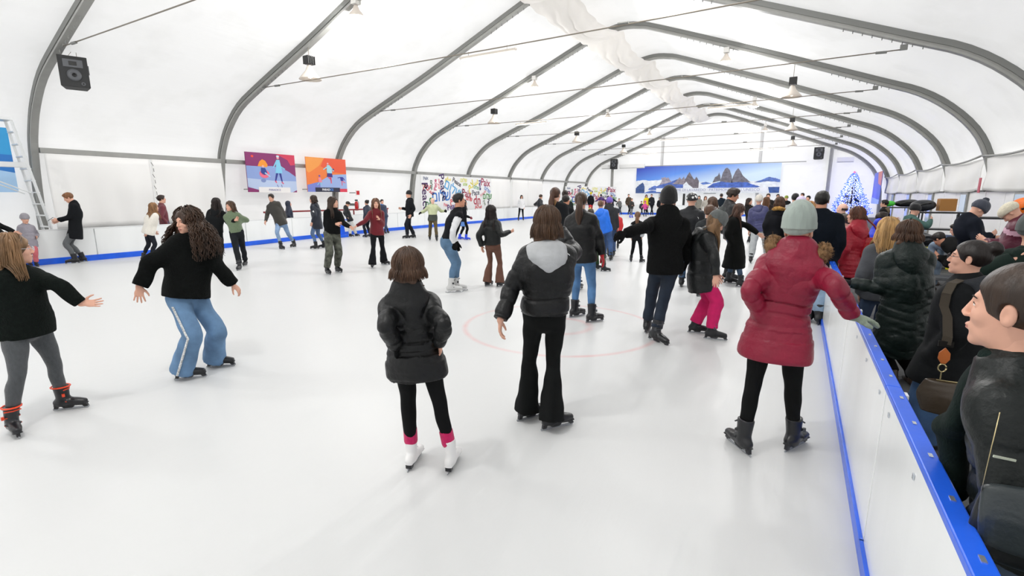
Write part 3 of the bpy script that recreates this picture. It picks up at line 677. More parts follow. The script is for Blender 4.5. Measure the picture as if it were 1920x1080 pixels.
# banner in the far right corner beside the tree
e = empty('poster_banner', (5.0, 44.2, 1.2), 'blue and orange poster in the far right corner behind the christmas tree', 'poster')
MB().prism([(0, 0), (4.4, 0), (4.4, 2.35), (0, 2.35)], (0, 0, 0), (0, 1, 0), (0, 0, 1), (-1, 0, 0), .03).build('sheet', ink('#4f63c0'), e)
panel2d(e, (-.03, 0, 0), (0, 1, 0), (0, 0, 1), (-1, 0, 0), [(0, 1.3), (1.6, 1.5), (2.2, 2.35), (0, 2.35)], ink('#e8835a'), 1)
panel2d(e, (-.03, 0, 0), (0, 1, 0), (0, 0, 1), (-1, 0, 0), [(0, 0), (4.4, 0), (4.4, .5), (0, .3)], ink('#a9c4ee'), 1)
# ================================================================== PEOPLE: implicit bodies meshed with surface nets
def nrm(v): v = np.asarray(v, float); return v / (np.linalg.norm(v) + 1e-9)
_rs = np.random.RandomState(3)
_WK = _rs.normal(size=(3, 6, 3)); _WP = _rs.uniform(0, 6.28, (3, 6))
def wob(X, Y, Z, freq, oct=0):
    """cheap smooth noise in about -1..1"""
    o = 0
    for k in range(6):
        w = _WK[oct % 3, k] * freq
        o = o + np.sin(w[0] * X + w[1] * Y + w[2] * Z + _WP[oct % 3, k])
    return o / 3.2
class Field:
    def __init__(s): s.p = []
    def _add(s, fn, lo, hi, k, op='u'): s.p.append((fn, np.array(lo, float), np.array(hi, float), k, op)); return s
    def cone(s, a, b, ra, rb, k=.02, op='u', flat=None):
        a = np.array(a, float); b = np.array(b, float); ab = b - a; L2 = ab @ ab + 1e-9
        r = max(ra, rb)
        def fn(X, Y, Z):
            t = np.clip(((X - a[0]) * ab[0] + (Y - a[1]) * ab[1] + (Z - a[2]) * ab[2]) / L2, 0, 1)
            return np.sqrt((X - a[0] - t * ab[0]) ** 2 + (Y - a[1] - t * ab[1]) ** 2 + (Z - a[2] - t * ab[2]) ** 2) - (ra + (rb - ra) * t)
        return s._add(fn, np.minimum(a, b) - r, np.maximum(a, b) + r, k, op)
    def ell(s, c, r, ax=None, k=.02, op='u', noise=None):
        c = np.array(c, float); r = np.array(r, float); A = np.eye(3) if ax is None else np.array(ax, float); m = r.max(); mn = r.min()
        def fn(X, Y, Z):
            dx, dy, dz = X - c[0], Y - c[1], Z - c[2]
            q = [(dx * A[i, 0] + dy * A[i, 1] + dz * A[i, 2]) / r[i] for i in range(3)]
            n = np.sqrt(q[0] ** 2 + q[1] ** 2 + q[2] ** 2) + 1e-6
            g = np.sqrt((q[0] / r[0]) ** 2 + (q[1] / r[1]) ** 2 + (q[2] / r[2]) ** 2) + 1e-6
            d = n * (n - 1) / g
            if noise: d = d + noise[1] * wob(X, Y, Z, noise[0])
            return d
        return s._add(fn, c - m * 1.1, c + m * 1.1, k, op)
    def tube(s, C, RX, RY, side, k=.03, flat0=False, flat1=False, quilt=None, fold=None, op='u', sub=3, sq=2.0, noise=None):
        """spine points C, half widths RX along side, RY across; quilt=(pitch, amp); fold=(freq, amp)"""
        C = np.array(C, float); n = len(C)
        P4 = np.concatenate([C, np.array(RX, float)[:, None], np.array(RY, float)[:, None]], 1)
        S = np.array([nrm(q) for q in side]) if np.ndim(side) == 2 else np.tile(nrm(side), (n, 1))
        P4 = np.concatenate([P4, S], 1)
        if sub > 1 and n > 2: P4 = spline(P4, sub)
        elif sub > 1: P4 = np.array([P4[0] + (P4[-1] - P4[0]) * t for t in np.linspace(0, 1, sub + 1)])
        C = P4[:, :3]; rx = np.maximum(P4[:, 3], .004); ry = np.maximum(P4[:, 4], .004); S = P4[:, 5:8]; n = len(C)
        al = np.concatenate([[0], np.cumsum(np.linalg.norm(np.diff(C, axis=0), axis=1))])
        m = max(rx.max(), ry.max()) + (quilt[1] if quilt else 0) + (fold[1] if fold else 0)
        t0 = nrm(C[1] - C[0]); t1 = nrm(C[-1] - C[-2])
        def fn(X, Y, Z):
            best = None; arc = None
            for i in range(n - 1):
                a, b = C[i], C[i + 1]; ab = b - a; L2 = ab @ ab + 1e-9
                dx, dy, dz = X - a[0], Y - a[1], Z - a[2]
                tr = (dx * ab[0] + dy * ab[1] + dz * ab[2]) / L2
                t = np.clip(tr, 0, 1)
                axn = ab / math.sqrt(L2); sd = S[i] - axn * (S[i] @ axn); sd = nrm(sd); fr = np.cross(axn, sd)
                px, py, pz = dx - t * ab[0], dy - t * ab[1], dz - t * ab[2]
                x = px * sd[0] + py * sd[1] + pz * sd[2]; y = px * fr[0] + py * fr[1] + pz * fr[2]
                z = (tr - t) * math.sqrt(L2)
                ex = rx[i] + (rx[i + 1] - rx[i]) * t; ey = ry[i] + (ry[i + 1] - ry[i]) * t; mn = np.minimum(ex, ey)
                if sq == 2.0: q = np.sqrt((x / ex) ** 2 + (y / ey) ** 2 + (z / mn) ** 2)
                else: q = (np.abs(x / ex) ** sq + np.abs(y / ey) ** sq + np.abs(z / mn) ** sq) ** (1 / sq)
                d = (q - 1) * mn
                if best is None: best = d; arc = al[i] + t * (al[i + 1] - al[i])
                else:
                    w = d < best; best = np.where(w, d, best); arc = np.where(w, al[i] + t * (al[i + 1] - al[i]), arc)
            if quilt:
                w_ = arc + quilt[0] * .10 * wob(X, Y, Z, 9)
                if len(quilt) > 2: w_ = w_ + quilt[2] * np.abs((X - C[0][0]) * S[0][0] + (Y - C[0][1]) * S[0][1] + (Z - C[0][2]) * S[0][2])
                u_ = np.abs(w_ / quilt[0] - np.round(w_ / quilt[0])) * quilt[0]      # distance to the nearest seam
                gw = max(.011, quilt[0] * .11)
                best = best + quilt[1] * 1.25 * np.exp(-(u_ / gw) ** 2) - quilt[1] * .3 * np.cos(math.pi * (quilt[0] / 2 - u_) / quilt[0])
            if fold: best = best - fold[1] * wob(X, Y, Z, fold[0])
            if noise: best = best - noise[1] * wob(X, Y, Z * .25, noise[0], 1)
            if flat0: best = np.maximum(best, -((X - C[0][0]) * t0[0] + (Y - C[0][1]) * t0[1] + (Z - C[0][2]) * t0[2]))
            if flat1: best = np.maximum(best, ((X - C[-1][0]) * t1[0] + (Y - C[-1][1]) * t1[1] + (Z - C[-1][2]) * t1[2]))
            return best
        return s._add(fn, C.min(0) - m, C.max(0) + m, k, op)
    def bounds(s):
        U = [p for p in s.p if p[4] == 'u']
        return np.min([p[1] for p in U], 0), np.max([p[2] for p in U], 0)
    def mesh(s, h, lo=None, hi=None):
        if lo is None: lo, hi = s.bounds()
        lo = np.array(lo, float) - 2.5 * h; hi = np.array(hi, float) + 2.5 * h
        n = np.maximum(4, np.ceil((hi - lo) / h).astype(int) + 1)
        F = np.full(n, 1.0, np.float32)
        ax = [lo[i] + h * np.arange(n[i]) for i in range(3)]
        for fn, a, b, k, op in s.p:
            m = k + 2.2 * h
            i0 = np.clip(np.floor((a - m - lo) / h).astype(int), 0, n - 1); i1 = np.clip(np.ceil((b + m - lo) / h).astype(int) + 1, 0, n)
            if (i1 - i0).min() <= 0: continue
            sl = tuple(slice(i0[i], i1[i]) for i in range(3))
            d = fn(ax[0][sl[0]][:, None, None], ax[1][sl[1]][None, :, None], ax[2][sl[2]][None, None, :])
            G = F[sl]
            if op == 'u':
                if k > 0:
                    e = np.maximum(k - np.abs(G - d), 0) / k; F[sl] = np.minimum(G, d) - e * e * k * .25
                else: F[sl] = np.minimum(G, d)
            else:
                e = np.maximum(k - np.abs(G + d), 0) / max(k, 1e-6); F[sl] = np.maximum(G, -d) + e * e * k * .25
        F[0] = F[-1] = .5; F[:, 0] = F[:, -1] = .5; F[:, :, 0] = F[:, :, -1] = .5
        return nets(F, lo, h)
def nets(F, lo, h):
    S = F < 0
    nx, ny, nz = F.shape
    cs = [(i, j, k) for i in (0, 1) for j in (0, 1) for k in (0, 1)]
    cnt = np.zeros((nx - 1, ny - 1, nz - 1), np.int8)
    for i, j, k in cs: cnt += S[i:nx - 1 + i, j:ny - 1 + j, k:nz - 1 + k]
    act = (cnt > 0) & (cnt < 8)
    I = np.argwhere(act)
    if len(I) == 0: return np.zeros((0, 3)), np.zeros((0, 4), int)
    idx = np.full(act.shape, -1, np.int32); idx[act] = np.arange(len(I))
    val = {c: F[I[:, 0] + c[0], I[:, 1] + c[1], I[:, 2] + c[2]] for c in cs}
    acc = np.zeros((len(I), 3)); num = np.zeros(len(I))
    for a in cs:
        for d in range(3):
            if a[d] == 0:
                b = list(a); b[d] = 1; b = tuple(b); fa, fb = val[a], val[b]; m = (fa < 0) != (fb < 0)
                t = np.where(m, fa / np.where(m, fa - fb, 1), 0)
                p = np.array(a, float)[None] + np.zeros((len(I), 3)); p[:, d] += t
                acc += p * m[:, None]; num += m
    V = (I + acc / num[:, None]) * h + lo
    Q = []
    for d in range(3):
        e, f = [(1, 2), (2, 0), (0, 1)][d]
        sa = [slice(0, nx), slice(0, ny), slice(0, nz)]; sb = list(sa)
        n_ = F.shape[d]; sa[d] = slice(0, n_ - 1); sb[d] = slice(1, n_)
        ch = S[tuple(sa)] != S[tuple(sb)]
        P = np.argwhere(ch)
        P = P[(P[:, e] > 0) & (P[:, f] > 0) & (P[:, e] < F.shape[e] - 1) & (P[:, f] < F.shape[f] - 1)]
        if len(P) == 0: continue
        o1 = np.zeros(3, int); o1[e] = 1; o2 = np.zeros(3, int); o2[f] = 1
        g = lambda q: idx[q[:, 0], q[:, 1], q[:, 2]]
        q = np.stack([g(P - o1 - o2), g(P - o2), g(P), g(P - o1)], 1)
        ins = S[P[:, 0], P[:, 1], P[:, 2]]
        q[~ins] = q[~ins][:, ::-1]
        Q.append(q[(q >= 0).all(1)])
    return V, np.concatenate(Q)
def join(parts):
    V = []; Q = []; b = 0
    for v, q in parts:
        if len(v): V.append(v); Q.append(q + b); b += len(v)
    return np.concatenate(V), np.concatenate(Q)

# ------------------------------------------------------------------ cloth, skin and hair materials
def cloth(kind, c):
    n = '%s_%s' % (kind, c.lstrip('#')); lum = sum(srgb(c)[:3]) / 3; dk = lum < .02; sh_ = .0 if dk else .2; sp_ = .18 if dk else .4
    if kind == 'nylon': return mat(n, c, .44, .55, 15, bdist=.022, spec=.32 if dk else .42, var=.1, vscale=9)
    if kind == 'knit': return mat(n, c, .9, .6, 190, (1, 1, .5), bdist=.006, sheen=sh_, spec=sp_, var=.12, vscale=60)
    if kind == 'wool': return mat(n, c, .95, .5, 120, bdist=.006, sheen=sh_, spec=sp_, var=.15, vscale=40)
    if kind == 'plush': return mat(n, c, .95, .9, 70, bdist=.012, sheen=sh_, spec=sp_, var=.25 if dk else .06, vscale=40)
    if kind == 'denim': return mat(n, c, .85, .3, 160, bdist=.004, var=.28, vscale=6)
    if kind == 'fur': return mat(n, c, .9, 1, 60, (1, 1, .5), bdist=.02, var=.4, vscale=30)
    if kind == 'leather': return mat(n, c, .35, .3, 60, bdist=.004)
    if kind == 'camo': return mat(n, c, .85, .3, 9, bdist=.006, var=.75, vscale=13)
    if kind == 'plastic': return mat(n, c, .3, .05, 40, spec=.5)
    return mat(n, c, .85, .3, 60, bdist=.006, spec=sp_, var=.1, vscale=12)
def hairmat(c): return mat('hair_' + c.lstrip('#'), c, .42, .9, 26, (1, 1, .09), var=.45, vscale=20, bdist=.012, spec=.4, detail=6)
SKIN = {k: mat('skin_' + k, c, .5, .15, 120, var=.05, vscale=10, bdist=.002, spec=.35) for k, c in dict(a='#d9a68f', b='#c98f73', c='#e3b7a4').items()}
LIP = mat('lips', '#b9756a', .45); EYEW = mat('eye_white', '#e8e4e0', .15); IRIS = mat('iris', '#2c1c12', .1); BROW = mat('eyebrow', '#2a1d16', .8)

def ik(a, b, L1, L2, pole):
    """middle joint of a two-bone limb; shortens b if out of reach"""
    a = np.array(a, float); b = np.array(b, float); d = b - a; D = np.linalg.norm(d); u = d / (D + 1e-9)
    Dm = min(D, (L1 + L2) * .995); Dm = max(Dm, abs(L1 - L2) * 1.05)
    x = (L1 * L1 - L2 * L2 + Dm * Dm) / (2 * Dm); y = math.sqrt(max(0, L1 * L1 - x * x))
    p = np.array(pole, float); p = p - u * (p @ u); p = nrm(p)
    return a + u * x + p * y, a + u * Dm
def plane_pt(g, u, v, dd=0.0):
    """point of the sight line (u,v) on the upright plane through g facing the camera, dd metres nearer"""
    n = np.array([g[0], g[1], 0.0]); D = np.linalg.norm(n); n /= D
    d = ray(u, v); t = (D - dd) / (d @ n); return CAMP + d * t

def build_hand(f, w, hd, pn, sd, s, curl, spread=.25, thumb_out=.7, reg=None):
    """w wrist, hd pointing direction, pn palm normal, sd towards the thumb"""
    hd = nrm(hd); pn = nrm(pn - hd * (pn @ hd)); sd_ = np.cross(hd, pn); sd = sd_ if sd_ @ sd > 0 else -sd_
    P = lambda a, b, c: w + (hd * a + sd * b + pn * c) * s
    f.tube([P(-.01, 0, 0), P(.03, .004, 0), P(.065, 0, -.002), P(.09, -.002, -.002)], [.026 * s, .034 * s, .041 * s, .037 * s], [.02 * s, .017 * s, .015 * s, .012 * s], sd, k=.012 * s, sub=2)
    for i, (off, ln) in enumerate(((.029, .066), (.010, .074), (-.010, .069), (-.028, .056))):
        base = P(.085 - abs(off) * .15, off, -.002); d = nrm(hd + sd * spread * (off / .03) * .5)
        r = .0092 - .0008 * (i == 3); c = 0; p = base
        for j, fr in enumerate((.45, .31, .24)):
            c += curl * (0.55 + .5 * j * .6 + .06 * i)
            dj = nrm(d * math.cos(c) + pn * math.sin(c)); q = p + dj * ln * fr * 1.12 * s
            f.cone(p, q, r * s, (r - .0009) * s, k=.004 * s); p = q; r -= .0007
    th = nrm(sd * thumb_out + hd * .75 + pn * (.25 + .4 * curl)); p = P(.022, .022, .004); q = p + th * .042 * s
    f.cone(p, q, .014 * s, .0115 * s, k=.012 * s); q2 = q + nrm(th + hd * .5 + pn * curl * .5) * .032 * s; f.cone(q, q2, .011 * s, .0085 * s, k=.004 * s)
    q3 = q2 + nrm(th * .5 + hd * .8 + pn * curl * .6) * .022 * s; f.cone(q2, q3, .009 * s, .0072 * s, k=.004 * s)

def skate(e, an, heel, fd, kind, s, lod, up=None):
    """boot with its blade; an ankle joint, heel ground point under it, fd toe direction (with pitch)"""
    CO = {'rental': ('#15161a', '#1a1a1d', '#b9bcc0', '#44474c'), 'white': ('#ecebea', '#202024', '#9aa0a8', '#d6d4d2'), 'red': ('#17181c', '#1a1a1d', '#b9bcc0', '#e0441e'),
          'blue': ('#2146d8', '#1f3fd0', '#b9bcc0', '#e0e4f4'), 'hockey': ('#c9c9c8', '#e9e9e9', '#b9bcc0', '#1c1c20'), 'shoe': ('#3a2c24', None, None, None), 'dark': ('#101114', None, None, None)}[kind]
    bm_ = cloth('plastic' if kind not in ('white', 'shoe', 'dark') else 'leather', CO[0])
    fd = nrm(fd); side = nrm(np.cross(fd, [0, 0, 1])); up = np.cross(side, fd)
    base = an - up * .085 * s             # sole level under the ankle
    B = lambda a, b, c: base + (fd * a + side * b + up * c) * s
    bootf = Field(); tall = .205 if kind not in ('shoe', 'dark') else .12
    sh = nrm(up + nrm(e['kn_' + e['cur']] - an) * 1.2)
    top = an + sh * (tall - .085) * s
    bulk = 1.12 if kind in ('rental', 'red', 'blue') else 1.0
    bootf.tube([B(-.01, 0, .03), an + fd * .0, top], [.040 * bulk * s, .043 * bulk * s, .051 * bulk * s], [.050 * s, .050 * bulk * s, .058 * bulk * s], side, k=.03 * s, flat1=True)
    bootf.tube([B(-.055, 0, .03), B(.02, 0, .035), B(.10, 0, .034), B(.175, 0, .026)], [.032 * s, .038 * s, .046 * s, .034 * s], [.032 * s, .040 * s, .036 * s, .024 * s], side, k=.035 * s)
    if kind not in ('shoe', 'dark'):
        bootf.tube([B(-.075, 0, .004), B(.05, 0, .004), B(.195, 0, .004)], [.034 * s, .034 * s, .036 * s], [.008 * s] * 3, side, k=.004, sub=2)
    if kind in ('rental', 'red') and lod < 3:
        for c in (.055, .12): bootf.cone(B(.06 - c * .25, -.05, c), B(.06 - c * .25, .05, c), .011 * s, .011 * s, k=.006)
    h = (.0065, .009, .014, .022)[lod]
    V_, Q_ = bootf.mesh(h)
    org = e['org']; ob = link_mesh('skate' if CO[1] else 'shoe', np_mesh('skate', V_ - org, Q_), [bm_, cloth('plastic', CO[3])] if CO[3] else bm_, e['root'])
    if CO[1] is None: return
    if lod < 3 and kind in ('rental', 'red', 'hockey', 'white'):
        mb = MB()
        if kind in ('rental', 'red', 'hockey'):
            for c in (.05, .115, .17):
                cc = B(.055 - c * .22, 0, c) if c < .16 else an + sh * .09 * s + fd * .045 * s
                mb.tube([cc - side * .056 * s - org, cc + fd * .022 * s - org, cc + side * .056 * s - org], .006 * s, 5)
            mb.box(B(.035, .058, .12) - org, (.02 * s, .02 * s, .03 * s)); 
        else:
            for k in range(6): mb.tube([B(.11 - .022 * k, -.018, .055 + .02 * k) - org, B(.112 - .02 * k, .0, .068 + .02 * k) - org, B(.11 - .022 * k, .018, .055 + .02 * k) - org], .0035 * s, 4)
        mb.build('buckle' if kind != 'white' else 'laces', cloth('plastic', CO[3]), ob)
    if kind == 'red' and lod < 3:
        mb = MB(); ring = [top + (side * math.cos(q) * .060 * bulk + fd * math.sin(q) * .068 * bulk) * s - org for q in [2 * math.pi * k / 14 for k in range(15)]]
        mb.tube(ring, .008 * s, 5); mb.build('cuff_lining', cloth('plastic', '#f0481c'), ob, smooth=True)
    # holder and blade
    hold = MB()
    def pr_(poly, w, mb_):
        mb_.prism(poly, base - side * w * s - org, fd * s, up * s, side, 2 * w * s)
    bh = -.052
    if kind == 'white':
        pr_([(-.075, 0), (-.02, 0), (-.03, -.035), (-.072, -.035)], .024, hold); pr_([(.08, 0), (.19, 0), (.17, -.014), (.1, -.018)], .02, hold)
    else:
        pr_([(-.08, 0), (.19, 0), (.20, -.03), (.17, -.038), (.15, -.016), (.09, -.012), (.07, -.034), (.0, -.034), (-.02, -.014), (-.045, -.014), (-.055, -.036), (-.085, -.034)], .013, hold)
    hold.build('blade_holder', cloth('plastic', CO[1] if kind != 'rental' else '#26272b'), ob)
    bl = MB(); pr_([(-.09, -.03), (.17, -.03), (.205, -.022), (.21, -.034), (.195, bh), (-.095, bh), (-.10, -.04)], .002 if kind != 'white' else .0025, bl)
    bl.build('blade', mat('blade_steel', CO[2], .25, metal=.7), ob)

HEADAX = None
def person(lab, feet, top, face=0, H=None, wrL=None, wrR=None, elL=None, elR=None, hface=None, hpitch=0, hroll=0, pel=None, men=False, w=1.0, skin='a',
           jk=('nylon', '#141516'), jlen='hip', jth=.035, quilt=None, jflare=0, sleeve2=None, hoodc=None, hood=False, hood_up=None, furc=None, collar=None, jzone=None,
           tr=('denim', '#3a4a66'), fit='slim', sk='rental', hair=('#2a1c14', 'long'), hat=None, gl=None, scarf=None, lod=None, z0=0.0, toes=None, lift=(0, 0), handL=None, handR=None,
           cat='person', group=None, glasses=False, dist=None, lean=0.0, arms='down', kneeb=.04, bulk=1.0, headdd=0.0, sit=None, skirt=None, thumb=None, hs=None, socks=None, off=None):
    """feet=((uL,vL),(uR,vR)) contact points of left/right foot; or a single (u, distance) when the feet are hidden"""
    # --- root
    if dist is not None:
        dr = ray(top[0], top[1]); n_ = nrm([dr[0], dr[1], 0]); g0 = n_ * dist + (np.array([off[0], off[1], 0]) if off else 0); FL = FR = None
    else:
        FL = gz(feet[0][0], feet[0][1], z0); FR = gz(feet[1][0], feet[1][1], z0); g0 = (FL + FR) / 2; g0[2] = 0
        ym = 46.0 if g0[0] / g0[1] > -.375 else 42.5
        if g0[1] > ym:
            k_ = ym / g0[1]; FL = np.array([FL[0] * k_, FL[1] * k_, z0]); FR = np.array([FR[0] * k_, FR[1] * k_, z0]); g0 = (FL + FR) / 2; g0[2] = 0
    org = np.array([g0[0], g0[1], z0]); vd = nrm([g0[0], g0[1], 0]); rightv = np.array([vd[1], -vd[0], 0])
    D = float(np.linalg.norm(g0[:2])); lod = lod if lod is not None else (0 if D < 4.5 else 1 if D < 9 else 2 if D < 22 else 3)
    a = math.radians(face); fw = vd * math.cos(a) + rightv * math.sin(a); lf = np.cross([0, 0, 1], fw)     # lf = person's left
    ht = plane_pt(g0, top[0], top[1], headdd)
    Hs = H if H else (ht[2] - z0) ; Hb = Hs - .07 if sk not in ('shoe', 'dark') else Hs - .02
    s = Hb / 1.7; hsz = hs if hs else min(1.12, .72 + .28 * s if s < 1 else s); men_ = 1 if men else 0
    if hat in ('beanie', 'pompom', 'helmet'): ht = ht - np.array([0, 0, .02])
    # head centre
    hf_a = math.radians(hface if hface is not None else face); hp = math.radians(hpitch)
    hfw = vd * math.cos(hf_a) + rightv * math.sin(hf_a); hup = np.array([0, 0, 1.0])
    hfw2 = nrm(hfw * math.cos(hp) - hup * math.sin(hp)); hup2 = nrm(hup * math.cos(hp) + hfw * math.sin(hp)); hlf = np.cross(hup2, hfw2)
    if hroll: r_ = math.radians(hroll); hup2, hlf = hup2 * math.cos(r_) + hlf * math.sin(r_), hlf * math.cos(r_) - hup2 * math.sin(r_)
    hc = ht - hup2 * .122 * hsz
    sole = z0 + (.137 if sk not in ('shoe', 'dark') else .085) * min(1.1, s)
    # pelvis
    if FL is None:
        FL = org + lf * .09 * s; FR = org - lf * .09 * s
    legL = .475 * Hb
    if pel is not None:
        pc = plane_pt(g0, pel[0], pel[1], pel[2] if len(pel) > 2 else 0)
    else:
        hdir = hc - org; pc = org + np.array([hdir[0] * .35, hdir[1] * .35, 0]) + np.array([0, 0, sole - z0 + legL * (1 - kneeb)]) - fw * lean * .3
    neck = hc - hup2 * .150 * hsz - hfw2 * .022 * hsz - np.array([0, 0, .012 * hsz])
    sp = nrm(neck - pc); tl = np.linalg.norm(neck - pc)
    chest = pc + (neck - pc) * .62 - fw * .015; lfs = nrm(lf - sp * (lf @ sp)); fws = np.cross(lfs, sp)
    shw = (.142 + .026 * men_) * s * w; hpw = .088 * s * w
    shc = neck - sp * .088 * s
    shL, shR = shc + lfs * shw, shc - lfs * shw
    hiL, hiR = pc + lf * hpw, pc - lf * hpw
    up3 = np.array([0, 0, 1.0])
    # feet and knees
    anL = FL + up3 * (sole - z0 + lift[0]); anR = FR + up3 * (sole - z0 + lift[1])
    t1, t2 = (.245 * Hb, .235 * Hb)
    kd = fw * 1.0
    if sit is None:
        knL, aL2 = ik(hiL, anL, t1, t2, kd); knR, aR2 = ik(hiR, anR, t1, t2, kd)
        # keep the feet where they stand: stretch softly
        if np.linalg.norm(aL2 - anL) > .01: knL = (hiL + anL) / 2 + kd * .02
        if np.linalg.norm(aR2 - anR) > .01: knR = (hiR + anR) / 2 + kd * .02
    else:
        knL = hiL + fw * t1 * .95 + up3 * .02; knR = hiR + fw * t1 * .95 + lf * -.05 + up3 * .02
        anL = knL - up3 * (knL[2] - sole) + fw * .02; anR = knR - up3 * (knR[2] - sole) + fw * .05
    # arms
    u1, u2 = .172 * Hb, .150 * Hb
    AR = {'down': (.04, -.31, .03), 'front': (-.02, -.16, .20), 'out': (.36, -.14, .04), 'bent': (.04, -.12, .18), 'pocket': (.07, -.24, .08), 'phone': (-.06, -.06, .26), 'hips': (.08, -.22, -.0), 'wide': (.28, -.20, .06)}
    def arm(sh, sgn, wr, el, mode):
        if wr is None:
            o = AR[mode]; wr3 = sh + (lfs * sgn * o[0] - sp * -1 * 0) * s * 1.0 + up3 * o[1] * s * 1.55 + fw * o[2] * s * 1.3
            wr3 = sh + lfs * sgn * o[0] * s + up3 * o[1] * s * 1.6 + fw * o[2] * s * 1.4
        else: wr3 = plane_pt(g0, wr[0], wr[1], wr[2] if len(wr) > 2 else 0)
        pole = -fw * .7 - up3 * .5 + lfs * sgn * .45
        if el is not None: pole = plane_pt(g0, el[0], el[1], el[2] if len(el) > 2 else 0) - (sh + wr3) / 2
        return ik(sh, wr3, u1, u2, pole)
    def on_line(cen, r, uv, near):
        """point of the sight line uv at distance r from cen (nearest point if out of reach)"""
        d = ray(uv[0], uv[1]); d = d / np.linalg.norm(d); oc = CAMP - cen; b_ = oc @ d; c_ = oc @ oc - r * r; disc = b_ * b_ - c_
        if disc <= 0:
            q_ = CAMP - d * b_; return cen + nrm(q_ - cen) * r
        return CAMP + d * (-b_ + (-1 if near else 1) * math.sqrt(disc))
    arm0 = arm
    def arm(sh, sgn, wr, el, mode):
        if wr is None or el is None: return arm0(sh, sgn, wr, el, mode)
        e_ = on_line(sh, u1, el, (el[2] if len(el) > 2 else 0) >= 0); w_ = on_line(e_, u2, wr, (wr[2] if len(wr) > 2 else 0) >= 0)
        return e_, w_
    mL, mR = arms if isinstance(arms, tuple) else (arms, arms)
    eL, wL = arm(shL, 1, wrL, elL, mL); eR, wR = arm(shR, -1, wrR, elR, mR)
    # --- root empty
    root = empty('person', org, lab, cat, group)
    E_ = {'root': root, 'org': org, 'kn_L': knL, 'kn_R': knR, 'cur': 'L'}
    hv = (.014, .018, .026, .034)[lod]; hh = (.0031, .0048, .0095, .018)[lod]
    # --- body
    f = Field()
    f.tube([pc - sp * .05 * s, pc + sp * tl * .3, chest, shc], [.125 * s * w, .115 * s * w, .14 * s * w, .115 * s * w], [.08 * s * w, .08 * s * w, .095 * s * w, .065 * s], lfs, k=.04)
    for sh, el, wr in ((shL, eL, wL), (shR, eR, wR)):
        f.cone(shc, sh, .045 * s, .045 * s, k=.04); f.cone(sh, el, .047 * s, .038 * s, k=.03); f.cone(el, wr, .038 * s, .024 * s, k=.02)
    for hi, kn, an in ((hiL, knL, anL), (hiR, knR, anR)):
        f.cone(hi, kn, .062 * s, .038 * s, k=.02); f.cone(kn, an, .038 * s, .03 * s, k=.02)
    nk0 = neck - sp * .03 * s; nk1 = hc - hup2 * .055 * hsz - hfw2 * .015 * hsz
    f.cone(nk0, nk1, .058 * hsz * (1 + .1 * men_), .052 * hsz * (1 + .1 * men_), k=.03)
    parts = [f.mesh(hv)]
    # head
    A = np.array([hlf, hfw2, hup2]); Hd = lambda x, y, z: hc + (hlf * x + hfw2 * y + hup2 * z) * hsz
    g = Field(); q = hsz
    g.ell(Hd(0, -.014, .030), np.array([.074, .094, .088]) * q, A, k=0)
    g.ell(Hd(0, .022, -.022), np.array([.0575, .068, .082]) * q, A, k=.02)
    g.ell(Hd(0, .030, -.078), np.array([.042 + .008 * men_, .050, .032]) * q, A, k=.028)
    g.ell(Hd(0, .072, -.098), np.array([.019, .016, .015]) * q, A, k=.022)
    for sx in (-1, 1):
        g.ell(Hd(sx * .037, .058, -.024), np.array([.018, .016, .019]) * q, A, k=.02)
        g.ell(Hd(sx * .077, -.008, -.006), np.array([.008, .017, .030]) * q, A, k=.006)
        g.ell(Hd(sx * .086, -.003, -.002), np.array([.006, .009, .018]) * q, A, k=.004, op='s')
        g.ell(Hd(sx * .031, .0900, .006), np.array([.018, .018, .012]) * q, A, k=.014, op='s')
        g.ell(Hd(sx * .031, .0665, .006), np.array([.0150, .0128, .0100]) * q, A, k=.004)
        g.ell(Hd(sx * .0320, .0820, .0050), np.array([.0130, .0130, .0044]) * q, A, k=.001, op='s')
        g.ell(Hd(sx * .0105, .0965, -.030), np.array([.0068, .009, .006]) * q, A, k=.006)
    g.cone(Hd(-.034, .072, .026), Hd(0, .078, .024), .009 * q, .009 * q, k=.012); g.cone(Hd(.034, .072, .026), Hd(0, .078, .024), .009 * q, .009 * q, k=.012)
    g.cone(Hd(0, .087, .015), Hd(0, .1040, -.024), .0060 * q, .0090 * q, k=.009)
    g.ell(Hd(0, .0895, -.0555), np.array([.0225, .0085, .0052]) * q, A, k=.004); g.ell(Hd(0, .0885, -.0645), np.array([.0185, .0088, .0060]) * q, A, k=.004); g.ell(Hd(0, .071, -.060), np.array([.032, .014, .022]) * q, A, k=.014)
    g.cone(nk0, nk1, .056 * q * (1 + .1 * men_), .050 * q * (1 + .1 * men_), k=.03)
    lo = hc - .135 * q; hi_ = hc + .145 * q
    lo = np.minimum(lo, nk1 - .06); hmesh = g.mesh(hh, lo, hi_); nh0 = len(parts[0][0])
    parts.append(hmesh)
    # hands
    for sgn, sh, el, wr, hd_, md, gli in ((1, shL, eL, wL, handL, mL, 0), (-1, shR, eR, wR, handR, mR, 1)):
        d = nrm(wr - el); pn = -lfs * sgn * .9 + fw * -.2; th = fw; curl = .28; spr = .25; tho = .7
        if hd_:
            if 'd' in hd_: x, y, z = hd_['d']; d = nrm(rightv * x + up3 * y - vd * z)
            if 'p' in hd_: x, y, z = hd_['p']; pn = rightv * x + up3 * y - vd * z
            if 't' in hd_: x, y, z = hd_['t']; th = rightv * x + up3 * y - vd * z
            curl = hd_.get('c', curl); spr = hd_.get('s', spr); tho = hd_.get('o', tho)
        hf_ = Field(); build_hand(hf_, wr, d, pn, th, s * (.98 + .07 * men_), curl, spr, tho)
        hf_.cone(wr - nrm(wr - el) * .05 * s, wr, .027 * s, .024 * s, k=.015)
